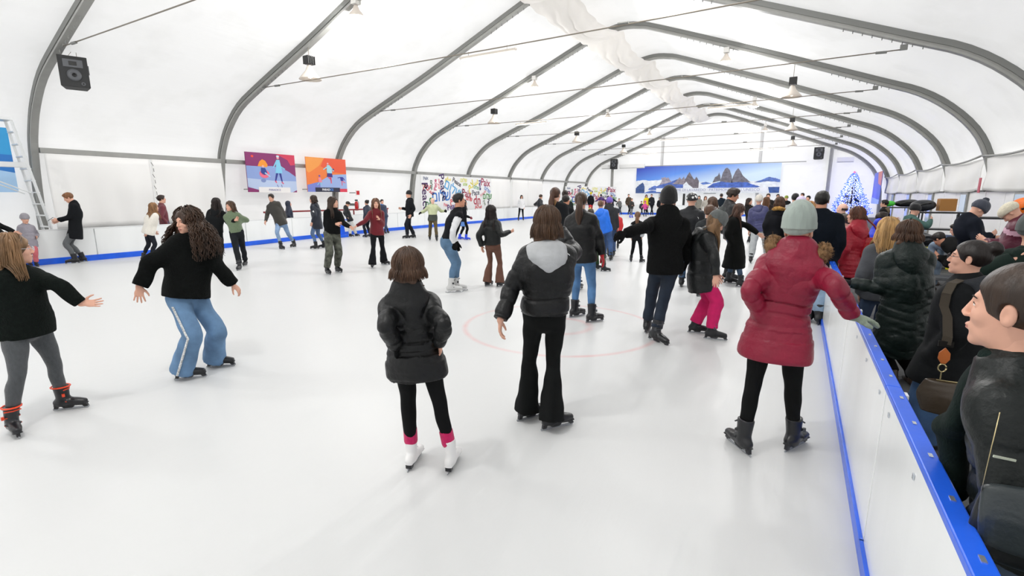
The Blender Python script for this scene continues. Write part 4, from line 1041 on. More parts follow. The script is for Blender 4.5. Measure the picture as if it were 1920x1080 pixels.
        if lod == 3:
            hf_ = Field(); hf_.cone(wr, wr + d * .12 * s, .03 * s, .022 * s)
        isg = gl and gl[gli]
        if isg:
            hf2 = Field()
            for (fn, a_, b_, k_, op_) in hf_.p: hf2._add((lambda F_: (lambda X, Y, Z: F_(X, Y, Z) - .005))(fn), a_ - .006, b_ + .006, k_ + .003, op_)
            V_, Q_ = hf2.mesh((.0045, .006, .011, .02)[lod]); link_mesh('glove', np_mesh('glove', V_ - org, Q_), cloth('knit', isg), root)
        else: parts.append(hf_.mesh((.0032, .0048, .0095, .02)[lod]))
    V_, Q_ = join(parts); mi = np.zeros(len(Q_), int)
    fc = V_[Q_].mean(1) - hc; loc = np.stack([fc @ hlf, fc @ hfw2, fc @ hup2], 1) / q
    mi[(np.sqrt((loc[:, 0] / .0215) ** 2 + ((loc[:, 2] + .0598) / .0098) ** 2) < 1) & (loc[:, 1] > .080)] = 1
    link_mesh('body', np_mesh('body', V_ - org, Q_, mi=mi), [SKIN[skin], LIP], root)
    if lod < 3:
        for sx in (-1, 1):
            ef = Field(); ef.ell(Hd(sx * .0315, .0685, .0050), np.array([.0118, .0116, .0056]) * q, A, k=0)
            V_, Q_ = ef.mesh((.0022, .003, .004)[lod]); c_ = (V_[Q_].mean(1) - Hd(sx * .0315, .0685, .0050)) @ hlf
            link_mesh('eye', np_mesh('eye', V_ - org, Q_, mi=(np.abs(c_) < .0052 * q).astype(int)), [EYEW, IRIS], root)
            mb = MB(); mb.tube([Hd(sx * .013, .0862, .0245) - org, Hd(sx * .022, .0858, .0275) - org, Hd(sx * .032, .0828, .0290) - org, Hd(sx * .042, .0765, .0280) - org, Hd(sx * .050, .0680, .0245) - org], [.0016 * q, .0024 * q, .0026 * q, .0022 * q, .0012 * q], 5); mb.tube([Hd(sx * .021, .0765, .0092) - org, Hd(sx * .032, .0800, .0105) - org, Hd(sx * .044, .0720, .0080) - org], [.0010 * q, .0017 * q, .0010 * q], 4); mb.build('eyebrow', BROW, root, smooth=True)
    if glasses:
        mb = MB()
        for sx in (-1, 1):
            mb.tube([Hd(sx * .031 + .022 * math.cos(k * .4488), .108, .004 + .017 * math.sin(k * .4488)) - org for k in range(15)], .0016, 5)
            mb.tube([Hd(sx * .052, .106, .008) - org, Hd(sx * .079, .06, .010) - org, Hd(sx * .080, -.01, .012) - org], .0016, 5)
        mb.tube([Hd(-.01, .109, .008) - org, Hd(.01, .109, .008) - org], .0016, 5)
        mb.build('glasses', mat('glasses_frame' + str(glasses).replace('#', '_'), glasses if isinstance(glasses, str) else '#2a2a30', .25), root, smooth=True)
    # --- jacket
    jt = jth; J = Field()
    drop = {'crop': -.10, 'waist': -.02, 'hip': .09, 'thigh': .24, 'knee': .42, 'long': .58}[jlen] * s
    fo = (13, .006 + jt * .12) if jt > .012 else (16, .004)
    dn = nrm((knL + knR) / 2 - pc) if sit is None else -sp
    dn = nrm(dn * .5 - up3 * .5 - fw * .05) if jlen in ('thigh', 'knee', 'long') else -sp
    ST = []
    if drop > .15 * s:
        ST.append((pc + dn * drop, (.165 + jflare) * s * w + jt, (.125 + jflare * .8) * s * w + jt)); ST.append((pc + dn * drop * .45, (.168 + jflare * .5) * s * w + jt, (.125 + jflare * .4) * s * w + jt))
        ST.append((pc + dn * .02 * s, .158 * s * w + jt, .115 * s * w + jt))
    elif drop > 0: ST.append((pc - sp * drop, .162 * s * w + jt * .8, .120 * s * w + jt * .8)); ST.append((pc, .160 * s * w + jt, .115 * s * w + jt))
    else: ST.append((pc - sp * drop, .148 * s * w + jt, .108 * s * w + jt))
    ST += [(pc + (neck - pc) * .36, .138 * s * w + jt * bulk, .104 * s * w + jt * bulk), (chest, (.158 + .01 * men_) * s * w + jt, .116 * s * w + jt), (shc - sp * .03 * s, .150 * s * w + jt * .6, .085 * s + jt * .7), (shc + sp * .045 * s, .098 * s + jt * .45, .068 * s + jt * .5), (neck + sp * .012 * s, .064 * s + jt * .3, .060 * s + jt * .35)]
    J.tube([x[0] for x in ST], [x[1] for x in ST], [x[2] for x in ST], lfs, k=.04, flat0=True, quilt=quilt, fold=fo, sq=2.3)
    if collar: J.tube([neck - sp * .02 * s, neck + sp * (.02 + collar) * s + fws * .01], [.074 * s + jt * .4, .070 * s + jt * .3], [.07 * s + jt * .4, .07 * s + jt * .3], lfs, k=.03, flat1=True)
    for sgn, sh, el, wr in ((1, shL, eL, wL), (-1, shR, eR, wR)):
        J.cone(shc + sp * .022 * s, sh - lfs * sgn * .01, .066 * s + jt * .55, .052 * s + jt * .55, k=.07)
        wr_ = wr + (el - wr) * .03
        cuff = .6 if jt < .05 else .75
        J.tube([sh, sh + (el - sh) * .5, el, el + (wr_ - el) * .5, wr_], np.array([.053, .051, .047, .041, .034]) * s + jt * np.array([.46, .46, .46, .46, cuff * .65]), np.array([.055, .054, .049, .043, .034]) * s + jt * np.array([.46, .46, .46, .46, cuff * .65]), fws, k=.045, flat1=True, quilt=(quilt[0] * 1.0, quilt[1] * .55) if quilt else None, fold=(22, .004 + jt * .1))
    HF = None
    if hood and not hood_up:
        hk = hood if not isinstance(hood, bool) else 1.0
        HF = Field(); shk = shc + sp * .05 * s; bk = -fws * (.060 * s + jt * .75)
        HF.tube([shk + lfs * (.078 * s + jt * .3) + fws * .06 * s - sp * .01 * s, shk + lfs * (.092 * s + jt * .3) - fws * .02 * s + sp * .025 * s, shk + bk * 1.15 + sp * .045 * s, shk - lfs * (.092 * s + jt * .3) - fws * .02 * s + sp * .025 * s, shk - lfs * (.078 * s + jt * .3) + fws * .06 * s - sp * .01 * s],
               np.array([.024, .036, .044, .036, .024]) * s * hk, np.array([.026, .036, .040, .036, .026]) * s * hk, sp, k=.02, fold=(18, .006))
        HF.tube([shk + bk * .9 + sp * .04 * s, shk + bk * 1.25 - sp * .03 * s, shk + bk * 1.35 - sp * .10 * s * hk, shk + bk * 1.35 - sp * .165 * s * hk], np.array([.125, .120, .075, .018]) * s * hk, np.array([.045, .052, .042, .022]) * s * hk, lfs, k=.02, fold=(16, .006))
        if hk > 1.25: HF.ell(shc + sp * .135 * s - fws * .045 * s, np.array([.128, .090, .112]) * s, np.array([lfs, fws, sp]), k=.03, noise=(14, .005))
    if hood_up:
        J.ell(hc - hfw2 * .03 * q + hup2 * .015 * q, np.array([.108, .118, .130]) * q, A, k=.03, noise=(20, .003)); J.cone(hc - hup2 * .10 * q - hfw2 * .02, shc, .10 * q, .11 * s, k=.05)
        J.ell(hc + hfw2 * .085 * q - hup2 * .015 * q, np.array([.066, .075, .094]) * q, A, k=.012, op='s')
    V_, Q_ = J.mesh((.0078, .011, .018, .028)[lod]); fcn = V_[Q_].mean(1); mi = np.zeros(len(Q_), int)
    mats = [cloth(*jk)]
    if sleeve2:
        mats.append(cloth(*sleeve2)); x = np.abs((fcn - shc) @ lfs); 
        dE = np.full(len(fcn), 9.)
        for sh, el, wr in ((shL, eL, wL), (shR, eR, wR)):
            for p0, p1 in ((sh + (el - sh) * .28, el), (el, wr)):
                ab = p1 - p0; t_ = np.clip(((fcn - p0) @ ab) / (ab @ ab), 0, 1); dE = np.minimum(dE, np.linalg.norm(fcn - p0 - t_[:, None] * ab, axis=1))
        mi[dE < .062 * s + jt] = 1
    if jzone:
        c2, zlo, zhi = jzone; mats.append(cloth(jk[0], c2)); tz = ((fcn - pc) @ sp) / tl; mi[(tz > zlo) & (tz < zhi)] = len(mats) - 1
    jn = {'hip': 'jacket', 'thigh': 'coat', 'knee': 'coat', 'long': 'coat', 'crop': 'jacket', 'waist': 'jacket'}[jlen]
    if jk[0] in ('knit',): jn = 'sweater'
    jo = link_mesh(jn, np_mesh(jn, V_ - org, Q_, mi=mi), mats, root)
    if HF:
        V_, Q_ = HF.mesh((.0075, .010, .017, .026)[lod]); link_mesh('hood', np_mesh('hood', V_ - org, Q_), cloth('cotton', hoodc) if hoodc else cloth(*jk), jo)
    if furc:
        Ff = Field(); 
        if hood_up: cen = hc + hfw2 * .07 * q; pts = [cen + (hlf * math.cos(t_) * .085 + hup2 * (math.sin(t_) * .11)) * q for t_ in np.linspace(0, 2 * math.pi, 17)]; rr_ = .026
        elif isinstance(furc, tuple): pts = [shc + lfs * .150 * s * math.cos(t_) + fws * (-.01 + .10 * math.sin(t_)) * s + sp * (.165 - .13 * abs(math.sin(t_))) * s for t_ in np.linspace(-.25, math.pi + .25, 13)]; rr_ = .052
        else: pts = [shc + lfs * .10 * s * math.cos(t_) - fws * (.015 + .15 * math.sin(t_)) * s + sp * (.09 + .05 * math.sin(t_)) * s for t_ in np.linspace(-.35, math.pi + .35, 13)]; rr_ = .042
        Ff.tube(pts, [rr_ * s] * len(pts), [rr_ * s] * len(pts), sp, k=0, fold=(90, .010), sub=2)
        V_, Q_ = Ff.mesh((.006, .008, .014, .02)[lod]); fo_ = link_mesh('fur_trim', np_mesh('fur_trim', V_ - org, Q_), cloth('fur', furc[0] if isinstance(furc, tuple) else furc), jo)
        if lod < 2:
            rs = np.random.RandomState(4); hb = MB(); PP = spline(pts, 6)
            for k in range(1500):
                i_ = rs.randint(0, len(PP) - 1); d_ = nrm(rs.normal(size=3)); p_ = PP[i_] + d_ * rr_ * s * .9
                hb.tube([p_ - org, p_ + (d_ * .022 + rs.normal(size=3) * .006) * s - org], [.0028 * s, .0006], 3, cap=False)
            hb.build('fur_hairs', cloth('fur', furc[0] if isinstance(furc, tuple) else furc), fo_)
    # --- trousers
    P_ = Field()
    P_.ell(pc, np.array([.160 * w, .118 * w, .15]) * s, np.array([lf, fw, up3]), k=.03)
    FIT = {'slim': (.090, .060, .056, .046), 'straight': (.098, .072, .068, .066), 'flare': (.088, .058, .072, .105), 'wide': (.108, .092, .098, .112), 'baggy': (.108, .088, .085, .07)}[fit]
    for sgn, hi, kn, an, FF in ((1, hiL, knL, anL, FL), (-1, hiR, knR, anR, FR)):
        d = nrm(kn - an); end = an + d * ((.115 if sk not in ('shoe', 'dark') else .03) * s) if fit in ('slim',) else an + d * (.03 if fit == 'straight' else -.055) * s
        if fit == 'baggy': end = an + d * .02 * s
        cf = kn + (an - kn) * .35 - fw * .012 * s
        P_.tube([hi + up3 * .03 * s, hi + (kn - hi) * .45, kn, cf, end], np.array([FIT[0], FIT[0] * .86, FIT[1], FIT[2], FIT[3]]) * s * np.array([w, w, 1, 1, 1]), np.array([FIT[0] * 1.02, FIT[0] * .9, FIT[1] * 1.05, FIT[2] * 1.08, FIT[3] * 1.1]) * s * np.array([w, w, 1, 1, 1]), lf, k=.025 * s, flat1=True, fold=(26, .004 if fit in ('slim', 'wide') else .007))
    V_, Q_ = P_.mesh((.0085, .012, .018, .028)[lod]); to = link_mesh('trousers', np_mesh('trousers', V_ - org, Q_), cloth(*tr), root)
    if skirt:
        K_ = Field(); K_.tube([pc - up3 * .3 * s, pc], [.19 * s, .165 * s], [.15 * s, .12 * s], lf, k=0, flat0=True, flat1=True, fold=(18, .01)); V_, Q_ = K_.mesh((.009, .012, .018, .028)[lod]); link_mesh('skirt', np_mesh('skirt', V_ - org, Q_), cloth('cotton', skirt), root)
    if socks:
        for kn, an in ((knL, anL), (knR, anR)):
            K_ = Field(); d = nrm(kn - an); K_.tube([an + d * .10 * s, an + d * .2 * s], [.055 * s] * 2, [.058 * s] * 2, lf, k=0, flat1=True)
            V_, Q_ = K_.mesh(.006); link_mesh('sock', np_mesh('sock', V_ - org, Q_), cloth('knit', socks), root)
    # --- skates
    tg = toes if toes is not None else (face, face)
    for nm, kn, an, FF, tt in (('L', knL, anL, FL, tg[0]), ('R', knR, anR, FR, tg[1])):
        pit = 0
        if isinstance(tt, tuple): tt, pit = tt
        t_ = math.radians(tt); p_ = math.radians(pit); fd = (vd * math.cos(t_) + rightv * math.sin(t_)) * math.cos(p_) + up3 * math.sin(p_)
        E_['cur'] = nm; skate(E_, an, FF, fd, sk, min(1.12, s * (1.0 + .05 * men_)), lod)
    # --- hair
    hcol, hst = hair
    if hst and hst != 'none':
        h_ = Field(); cov = .010 if hst in ('short', 'crew', 'bun', 'pony') else .018; 
        if hst == 'bald': cov = 0
        if cov:
            h_.ell(Hd(0, -.020, .036), (np.array([.076, .094, .087]) + cov) * q, A, k=0, noise=(55, .002 if cov < .013 else .004) if hst != 'curlyshort' else (45, .010))
            # open the face
            h_.ell(Hd(0, .112, -.028), np.array([.068, .075, .098]) * q, A, k=.012, op='s')
            if hst in ('short', 'crew', 'curlyshort', 'bun', 'pony', 'bald'): h_.ell(Hd(0, .118, -.022), np.array([.16, .080, .092]) * q, A, k=.010, op='s')
            if hst in ('bun', 'pony'): h_.ell(Hd(0, .062, -.085), np.array([.12, .085, .085]) * q, A, k=.008, op='s'); h_.ell(Hd(0, -.02, -.15), np.array([.12, .14, .075]) * q, A, k=.01, op='s'); [h_.ell(Hd(sx * .082, -.004, -.008), np.array([.016, .024, .036]) * q, A, k=.004, op='s') for sx in (-1, 1)]
            if hst in ('short', 'crew', 'curlyshort'): h_.ell(Hd(0, .045, -.085), np.array([.12, .095, .078]) * q, A, k=.01, op='s')
            if hst in ('short', 'crew', 'curlyshort'):
                h_.ell(Hd(0, -.02, -.14), np.array([.12, .12, .085]) * q, A, k=.01, op='s')
            if hst in ('short', 'curlyshort'): h_.ell(Hd(0, .018, .100 if hst == 'short' else .105), np.array([.062, .066, .024 if hst == 'short' else .038]) * q, A, k=.03, noise=(60, .003 if hst == 'short' else .010)); h_.ell(Hd(0, .125, .012), np.array([.058, .045, .052]) * q, A, k=.008, op='s')
        if hst in ('long', 'bob', 'curly', 'half'):
            L = {'long': .34, 'bob': .15, 'curly': .30, 'half': .22}[hst] * (.5 if hood and hst in ('half', 'bob') else 1) * min(1.0, .6 + .4 * s)
            wd = {'long': .078, 'bob': .080, 'curly': .15, 'half': .090}[hst] * (.85 if hood and hst in ('bob', 'half') else 1)
            ns = (48, .009) if hst != 'curly' else (38, .020)
            dnh = nrm(-up3 * .85 - sp * .3)
            back = Hd(0, -.058, -.02)
            h_.tube([Hd(0, -.05, .03), back, back + dnh * L * .35 - fws * .02, back + dnh * L * .7 - fws * .035 * (1 + jt * 8), back + dnh * L - fws * .03 * (1 + jt * 8)], np.array([.078, .086, wd + .006, wd + .008, wd * (.72 if hst in ('bob', 'half') else .6)]) * q, np.array([.07, .062, .042, .026, .008]) * q * (1.5 if hst == 'curly' else 1), hlf, k=.03, noise=ns)
            for sx in (-1, 1):
                if hst in ('curly', 'long') or (hst in ('bob', 'half') and lod >= 2):
                    LL_ = L * ({'bob': .35, 'curly': .9}.get(hst, .7)); xo = .030 if hst == 'curly' else .006
                    h_.tube([Hd(sx * .066, .0, .045), Hd(sx * (.080 + xo), -.008, -.03), Hd(sx * (.078 + xo * 1.6), -.016, -.10), Hd(sx * .07 + sx * xo * 2.4, -.0, -.10) + dnh * LL_ * .55, Hd(sx * .066 + sx * xo * 2, .0, -.10) + dnh * LL_ * .85], np.array([.018, .022, .024, .018, .006]) * q * (1.5 if hst == 'curly' else 1), np.array([.03, .04, .040, .026, .008]) * q * (1.2 if hst == 'curly' else 1), hlf, k=.02, noise=ns)
        if hst == 'pony':
            b_ = Hd(0, -.115, .045); dnh = nrm(-up3 - fws * .12)
            h_.tube([Hd(0, -.08, .05), b_, b_ + dnh * .10 * q - hfw2 * .02, b_ + dnh * .22 * q - hfw2 * .02, b_ + dnh * .36 * q * min(1, s)], np.array([.03, .026, .045, .05, .018]) * q, np.array([.026, .026, .036, .034, .014]) * q, hlf, k=.015, noise=(60, .005))
        if hst == 'bun': h_.ell(Hd(0, -.11, .085), np.array([.048, .048, .045]) * q, A, k=.015, noise=(60, .006))
        if hst == 'bald': h_.tube([Hd(-.079, -.01, -.005), Hd(-.05, -.085, -.01), Hd(0, -.108, -.01), Hd(.05, -.085, -.01), Hd(.079, -.01, -.005)], [.03 * q] * 5, [.008 * q] * 5, hup2, k=0)
        if hst in ('long', 'bob', 'curly', 'half', 'pony') and lod < 3:
            nst = (460, 240, 80)[lod] if hst != 'curly' else (460, 300, 90)[lod]
            rs = np.random.RandomState(int(abs(top[0]) * 7 + 11)); hb = MB(); rr0 = (.0042, .0052, .009)[lod] * q
            Lh = {'long': .36, 'bob': .16, 'curly': .36, 'half': .24, 'pony': .0}[hst] * min(1.0, .6 + .4 * s)
            e3 = (np.array([.076, .094, .087]) + .018) * q; c3 = Hd(0, -.020, .036); wv = .006 if hst != 'curly' else .017
            for si in range(nst):
                if hst == 'pony':
                    break
                ph = rs.uniform(-2.0, 2.0) if hst != 'curly' else rs.uniform(-2.25, 2.25); el0 = rs.uniform(.25, 1.25) if not hat else rs.uniform(-.15, .0)
                if not hat and si % 4 == 0: el0 = rs.uniform(.85, 1.5); ph = rs.uniform(-3.0, 3.0)
                ph0 = ph; phm = 1.95 if hst != 'curly' else 2.15; pts = []; p1, p2 = rs.uniform(0, 6.28, 2); fr_ = rs.uniform(38, 60) if hst == 'curly' else rs.uniform(9, 16); jit = rs.uniform(.96, 1.05) + (rs.uniform(0, .22) if hst == 'curly' else 0)
                for el_ in np.linspace(el0, -.25, 6):
                    fq = min(1, (el0 - el_) / (el0 + .25) * 1.8); ph = ph0 * (1 - fq) + max(-phm, min(phm, ph0)) * fq
                    pts.append(c3 + (hlf * (e3[0] * math.cos(el_) * math.sin(ph)) - hfw2 * (e3[1] * math.cos(el_) * math.cos(ph)) + hup2 * (e3[2] * math.sin(el_))) * jit)
                p = pts[-1].copy(); out = nrm(hlf * math.sin(ph) - hfw2 * math.cos(ph)); out = nrm(out - up3 * out[2])
                Ls = Lh * rs.uniform(.72, 1.08) * (.45 if hood and hst in ('half', 'bob') else 1); nn = 7 if hst != 'curly' else 12
                for k in range(1, nn + 1):
                    t_ = k / nn; p = p - up3 * Ls / nn + out * (.010 if hst != 'curly' else .022) * math.exp(-t_ * 2) * (1 if hst != 'curly' else 1.4)
                    # stay outside neck and shoulders
                    hz = (p - shc) @ sp
                    Rb = (.075 + max(0, .09 * s - hz) * .9) if hz < .14 * s else .05
                    Rb = min(Rb, .115 * s) + jt * .8
                    ax_ = shc + sp * hz; dv = p - ax_; dl = dv @ lfs; df = dv @ fws
                    if hz < .13 * s and abs(df) < Rb and abs(dl) < .17 * s: p = p + fws * ((-1 if df <= .02 else 1) * (Rb - abs(df))) * .6
                    pts.append(p.copy())
                al_ = 0; P2 = []
                for k, pp in enumerate(pts):
                    if k: al_ += np.linalg.norm(pp - pts[k - 1])
                    a_ = wv * min(1, k / 4) * (1 if k else 0); P2.append(pp + (hlf * math.sin(al_ * fr_ + p1) + hfw2 * math.cos(al_ * fr_ + p2) * .8) * a_ - org)
                if hst == 'curly': P2 = list(spline(P2, 2))
                n2 = len(P2); hb.tube(P2, [rr0 * (1 - .7 * (k / (n2 - 1)) ** 2) for k in range(n2)], 4, cap=False)
            if hb.v: hb.build('hair_strands', hairmat(hcol), root, smooth=True)
        if h_.p:
            V_, Q_ = h_.mesh((.0045, .0065, .011, .018)[lod]); link_mesh('hair', np_mesh('hair', V_ - org, Q_), hairmat(hcol), root)
    # --- hat
    if hat:
        hk, hcl = hat if isinstance(hat, tuple) else (hat, '#222222')
        t = Field()
        if hk in ('beanie', 'pompom', 'slouch'):
            tall_ = .025 if hk != 'slouch' else .05
            t.ell(Hd(0, -.020, .050 + tall_ * .5), np.array([.100, .118, .088 + tall_]) * q, A, k=0, noise=(30, .002))
            t.tube([Hd(0, -.016, .022), Hd(0, -.016, .066)], [.104 * q, .102 * q], [.122 * q, .120 * q], hlf, k=.004, flat0=True, flat1=True)
            t.ell(Hd(0, .03, -.05), np.array([.15, .15, .072]) * q, A, k=.004, op='s')
            V_, Q_ = t.mesh((.0055, .007, .012, .018)[lod]); ho = link_mesh('hat', np_mesh('hat', V_ - org, Q_), mat('rib_knit_' + hcl.lstrip('#'), hcl, .9, .8, 45, (1, 1, .08), bdist=.008, sheen=.2, var=.12, vscale=30), root)
            if hk == 'pompom':
                t = Field(); t.ell(Hd(0, -.055, .165), np.array([.045, .045, .042]) * q, A, k=0, noise=(110, .008)); V_, Q_ = t.mesh((.005, .006, .01, .016)[lod]); link_mesh('pompom', np_mesh('pompom', V_ - org, Q_), cloth('fur', hcl), ho)
        elif hk == 'helmet':
            t.ell(Hd(0, -.010, .045), np.array([.108, .130, .108]) * q, A, k=0); t.ell(Hd(0, .03, -.06), np.array([.2, .2, .085]) * q, A, k=.004, op='s')
            V_, Q_ = t.mesh((.006, .008, .012, .018)[lod]); fc_ = V_[Q_].mean(1)
            rs_ = np.random.RandomState(5); mi = np.zeros(len(Q_), int)
            for k in range(16):
                dv = nrm(rs_.normal(size=3)); dv[2] = abs(dv[2]); c_ = Hd(0, -.01, .045) + (hlf * dv[0] * .1 + hfw2 * dv[1] * .12 + hup2 * dv[2] * .1) * q; mi[np.linalg.norm(fc_ - c_, axis=1) < .022 * q] = 1
            link_mesh('helmet', np_mesh('helmet', V_ - org, Q_, mi=mi), [cloth('plastic', hcl), cloth('plastic', '#f0f0f0')], root)
        elif hk == 'widehat':
            t.ell(Hd(0, -.015, .055), np.array([.115, .125, .085]) * q, A, k=0, noise=(14, .006)); t.ell(Hd(0, .03, -.055), np.array([.16, .16, .085]) * q, A, k=.004, op='s'); V_, Q_ = t.mesh((.006, .008, .012, .018)[lod]); link_mesh('hat', np_mesh('hat', V_ - org, Q_), cloth('plush', hcl), root)
    if scarf:
        t = Field(); t.tube([neck - sp * .045 * s, neck + sp * .03 * s + fws * .012 * s], [.096 * s + jt * .3, .080 * s], [.09 * s + jt * .3, .082 * s], lfs, k=0, fold=(40, .010), quilt=(.035 * s, .008))
        V_, Q_ = t.mesh((.006, .008, .012, .018)[lod]); link_mesh('scarf', np_mesh('scarf', V_ - org, Q_), cloth('knit', scarf), root)
    return dict(root=root, org=org, Hd=Hd, wL=wL, wR=wR, eL=eL, eR=eR, shL=shL, shR=shR, pc=pc, neck=neck, sp=sp, lfs=lfs, fws=fws, hc=hc, A=A, q=q, s=s, knL=knL, knR=knR, anL=anL, anR=anR, shc=shc, jacket=jo, trousers=to, lod=lod, hiL=hiL, hiR=hiR, D=D, fw=fw, lf=lf, g0=g0, chest=chest)
def limbinfo():
    pass
BLK = '#0c0d0e'
PL = {}
def P(key, *a, **k):
    PL[key] = person(*a, **k); return PL[key]
N_ = 'nylon'
# ---- nearest skaters
P('A1', 'woman with glasses in a black sweater reaching out her hand at the left edge', ((122,768),(27,812)), (22,440), face=135, hface=85, w=1.12, H=1.5, kneeb=.0, jk=('plush','#0b120f'), jlen='hip', jth=.038,  wrL=(168,581,.05), elL=(105,533), wrR=(-60,640), tr=('knit','#4a4d50'), fit='slim', sk='red', toes=(118,172), hair=('#7d5f42','half'), glasses='#d8d8dc', handL=dict(d=(1,-.1,.1), p=(0,.6,.8), t=(-.1,1,.2), c=.12, s=.5, o=1.0))
P('A2', 'curly haired girl in a black plush jacket and blue flared jeans', ((405,688),(347,711)), (345,393), face=150, hface=232, hpitch=6, w=1.0, jk=('plush','#070a09'), jlen='waist', jth=.065, pel=(350,560), wrR=(254,550,.1), elR=(275,500), wrL=(436,532,-.02), elL=(408,500), tr=('denim','#6283a6'), fit='wide', sk='rental', toes=(112,105), hair=('#3a2618','curly'), kneeb=-.03,
  handR=dict(d=(-.1,-1,.1), p=(.1,.1,-1), t=(1,.1,0), c=.12, s=.6, o=.9), handL=dict(d=(.55,-.8,0), p=(-.6,-.3,-.4), c=.4))
P('A3', 'girl in a black parka and white figure skates, seen from behind', ((773,874),(846,879)), (765,468), face=8, quilt=(.125,0.0088), jk=(N_,BLK), jlen='thigh', jth=.032, jflare=.03, hood=1.3, tr=('cotton','#0c0d0e'), fit='slim', sk='white', socks='#c2185b', hair=('#4a3323','bob'), arms=('down','bent'), wrR=(826,644,-1), elR=(830,608,.0), wrL=(742,650,-1), elL=(724,612,.0), gl=('#0c0d0e',None), toes=(22,22), pel=(778,650))
P('A4', 'woman in a black padded jacket with a grey hood and flared black leggings', ((988,786),(1034,804)), (1027,389), face=-5, hface=10, quilt=(.125,0.0095), jk=(N_,BLK), jlen='waist', jth=.045, hood=1.22, hoodc='#b4b6b8', tr=('cotton','#0c0e0e'), fit='flare', sk='rental', hair=('#4a3423','half'), wrL=(938,600,.05), elL=(958,545,-.05), wrR=(1052,432,-.30), elR=(1076,472,-.12), toes=(58,62), pel=(1022,590), handL=dict(d=(0,-1,0), p=(1,0,0), t=(.2,0,-1), c=.35))
P('A5', 'woman with a long brown ponytail, black jacket and blue jeans, seen from behind', ((1077,594),(1109,604)), (1090,361), face=8, jk=(N_,BLK), quilt=(.17,0.0048), jlen='hip', jth=.035, tr=('denim','#4c74a0'), fit='slim', hair=('#3f2b1d','pony'), wrR=(1130,484,.05), elR=(1122,445,-.05), arms='down', gl=(None,'#b3242c'), toes=(48,55))
P('A6', 'woman with tied wavy brown hair partly hidden between two women in black', ((1066,549),(1083,545)), (1042,352), face=25, jk=('cotton','#15171a'), jth=.03, hair=('#4a2f20','pony'), tr=('denim','#1d2733'), fit='slim', scarf='#8d6a45')
P('A7', 'man in a black coat with his left arm stretched out to the side', ((1213,622),(1229,640)), (1254,361), face=-4, men=True, jk=('plush','#0b0c0c'), jlen='hip', jth=.055, hood=1.3, hair=('#111111','none'), hat=('slouch','#0e0e10'), tr=('denim','#142030'), fit='straight', wrL=(1172,438,.08), elL=(1207,427,.1), wrR=(1288,497,.05), elR=(1287,452,-.1), pel=(1247,498), gl=('#101010','#101010'), toes=(10,(132,-8)), kneeb=.05, handR=dict(d=(-.3,-1,0), p=(-1,0,0), t=(-.5,0,-1), c=.4))
P('A8', 'girl in a grey pompom hat and pink trousers bending forward on the ice', ((1302,624),(1333,636)), (1356,404), H=1.66, face=78, hpitch=38, jk=(N_,'#151718'), quilt=(.2,0.0054), jlen='thigh', jth=.045, pel=(1312,512), hood=1.1, tr=('cotton','#c4195e'), fit='baggy', hat=('pompom','#5b5f5e'), hair=('#7a5d40','long'), wrR=(1342,528,.12), elR=(1338,480,.15), wrL=(1345,520,-.15), toes=(85,92), handR=dict(d=(.1,-1,.1), p=(0,0,-1), t=(1,0,0), c=.35))
P('A9', 'woman in a crimson padded coat and pale knit hat holding the boards', ((1392,846),(1484,842)), (1502,400), face=6, hface=15, w=1.02, jk=(N_,'#84122f'), quilt=(.115,0.0082), jlen='thigh', jth=.030, jflare=.05, hood=1.4, furc=('#7a5c3c','front'), tr=('cotton','#0c0d0d'), fit='slim', hat=('slouch','#98a39c'), hair=('#5a4030','none'), wrL=(1425,590,-.12), elL=(1406,545,.0), wrR=(1597,592,-.02), elR=(1568,537,.0), pel=(1458,610), gl=('#84907f','#84907f'), toes=(-40,28), handR=dict(d=(1,-.25,-.3), p=(0,-1,0), t=(-.3,0,1), c=.25))
P('A10', 'woman in a long black coat with long brown hair reaching to the right', ((1365,531),(1388,538)), (1393,386), H=1.66, face=95, hpitch=30, jk=('wool','#0c0d0c'), jlen='long', jflare=.09, jth=.035, kneeb=0, pel=(1379,452), tr=('denim','#3d5068'), fit='slim', hair=('#4a2f21','long'), wrL=(1432,446,-.05), elL=(1412,428,-.05), arms='down', toes=(88,92))
P('A11', 'curly haired man in a black padded jacket looking down to the right', None, (1380,355), dist=11.4, face=62, hface=85, hpitch=18, men=True, jk=(N_,'#16181b'), quilt=(.09,0.0061), jlen='hip', jth=.04, hair=('#2b1d14','curlyshort'), skin='b')
P('A12', 'skater in a dark helmet with white spots and a black jacket', None, (1298,364), dist=10.2, face=5, men=True, jk=(N_,'#1a1c20'), quilt=(.13,0.0054), jlen='hip', jth=.045, hat=('helmet','#15161a'), hair=('#222222','none'), tr=('denim','#3c5878'), fit='straight', wrR=(1312,470), arms='down')
P('A13', 'woman in a dark grey hooded jacket behind the grey pompom hat', None, (1331,385), dist=9.3, face=20, jk=('cotton','#24272a'), jth=.035, hood=True, hair=('#5b4030','short'), tr=('denim','#2b3442'))
P('A13b', 'woman with brown hair and a white jacket behind the dark hooded woman', None, (1333,372), dist=12.5, face=-40, hpitch=25, jk=('cotton','#e4e4e6'), jth=.03, hair=('#4e382a','half'))
P('A14', 'woman in an indigo padded jacket and light grey trousers, seen from behind', ((1407,493),(1437,487)), (1424,368), face=5, w=1.15, jk=(N_,'#3c3e66'), quilt=(.075,0.0054), jlen='hip', jth=.035, hood=True, tr=('cotton','#a2a6a8'), fit='baggy', hat=('beanie','#c9c3ba'), hair=('#333','none'), wrL=(1403,440), wrR=(1442,430), sk='rental')
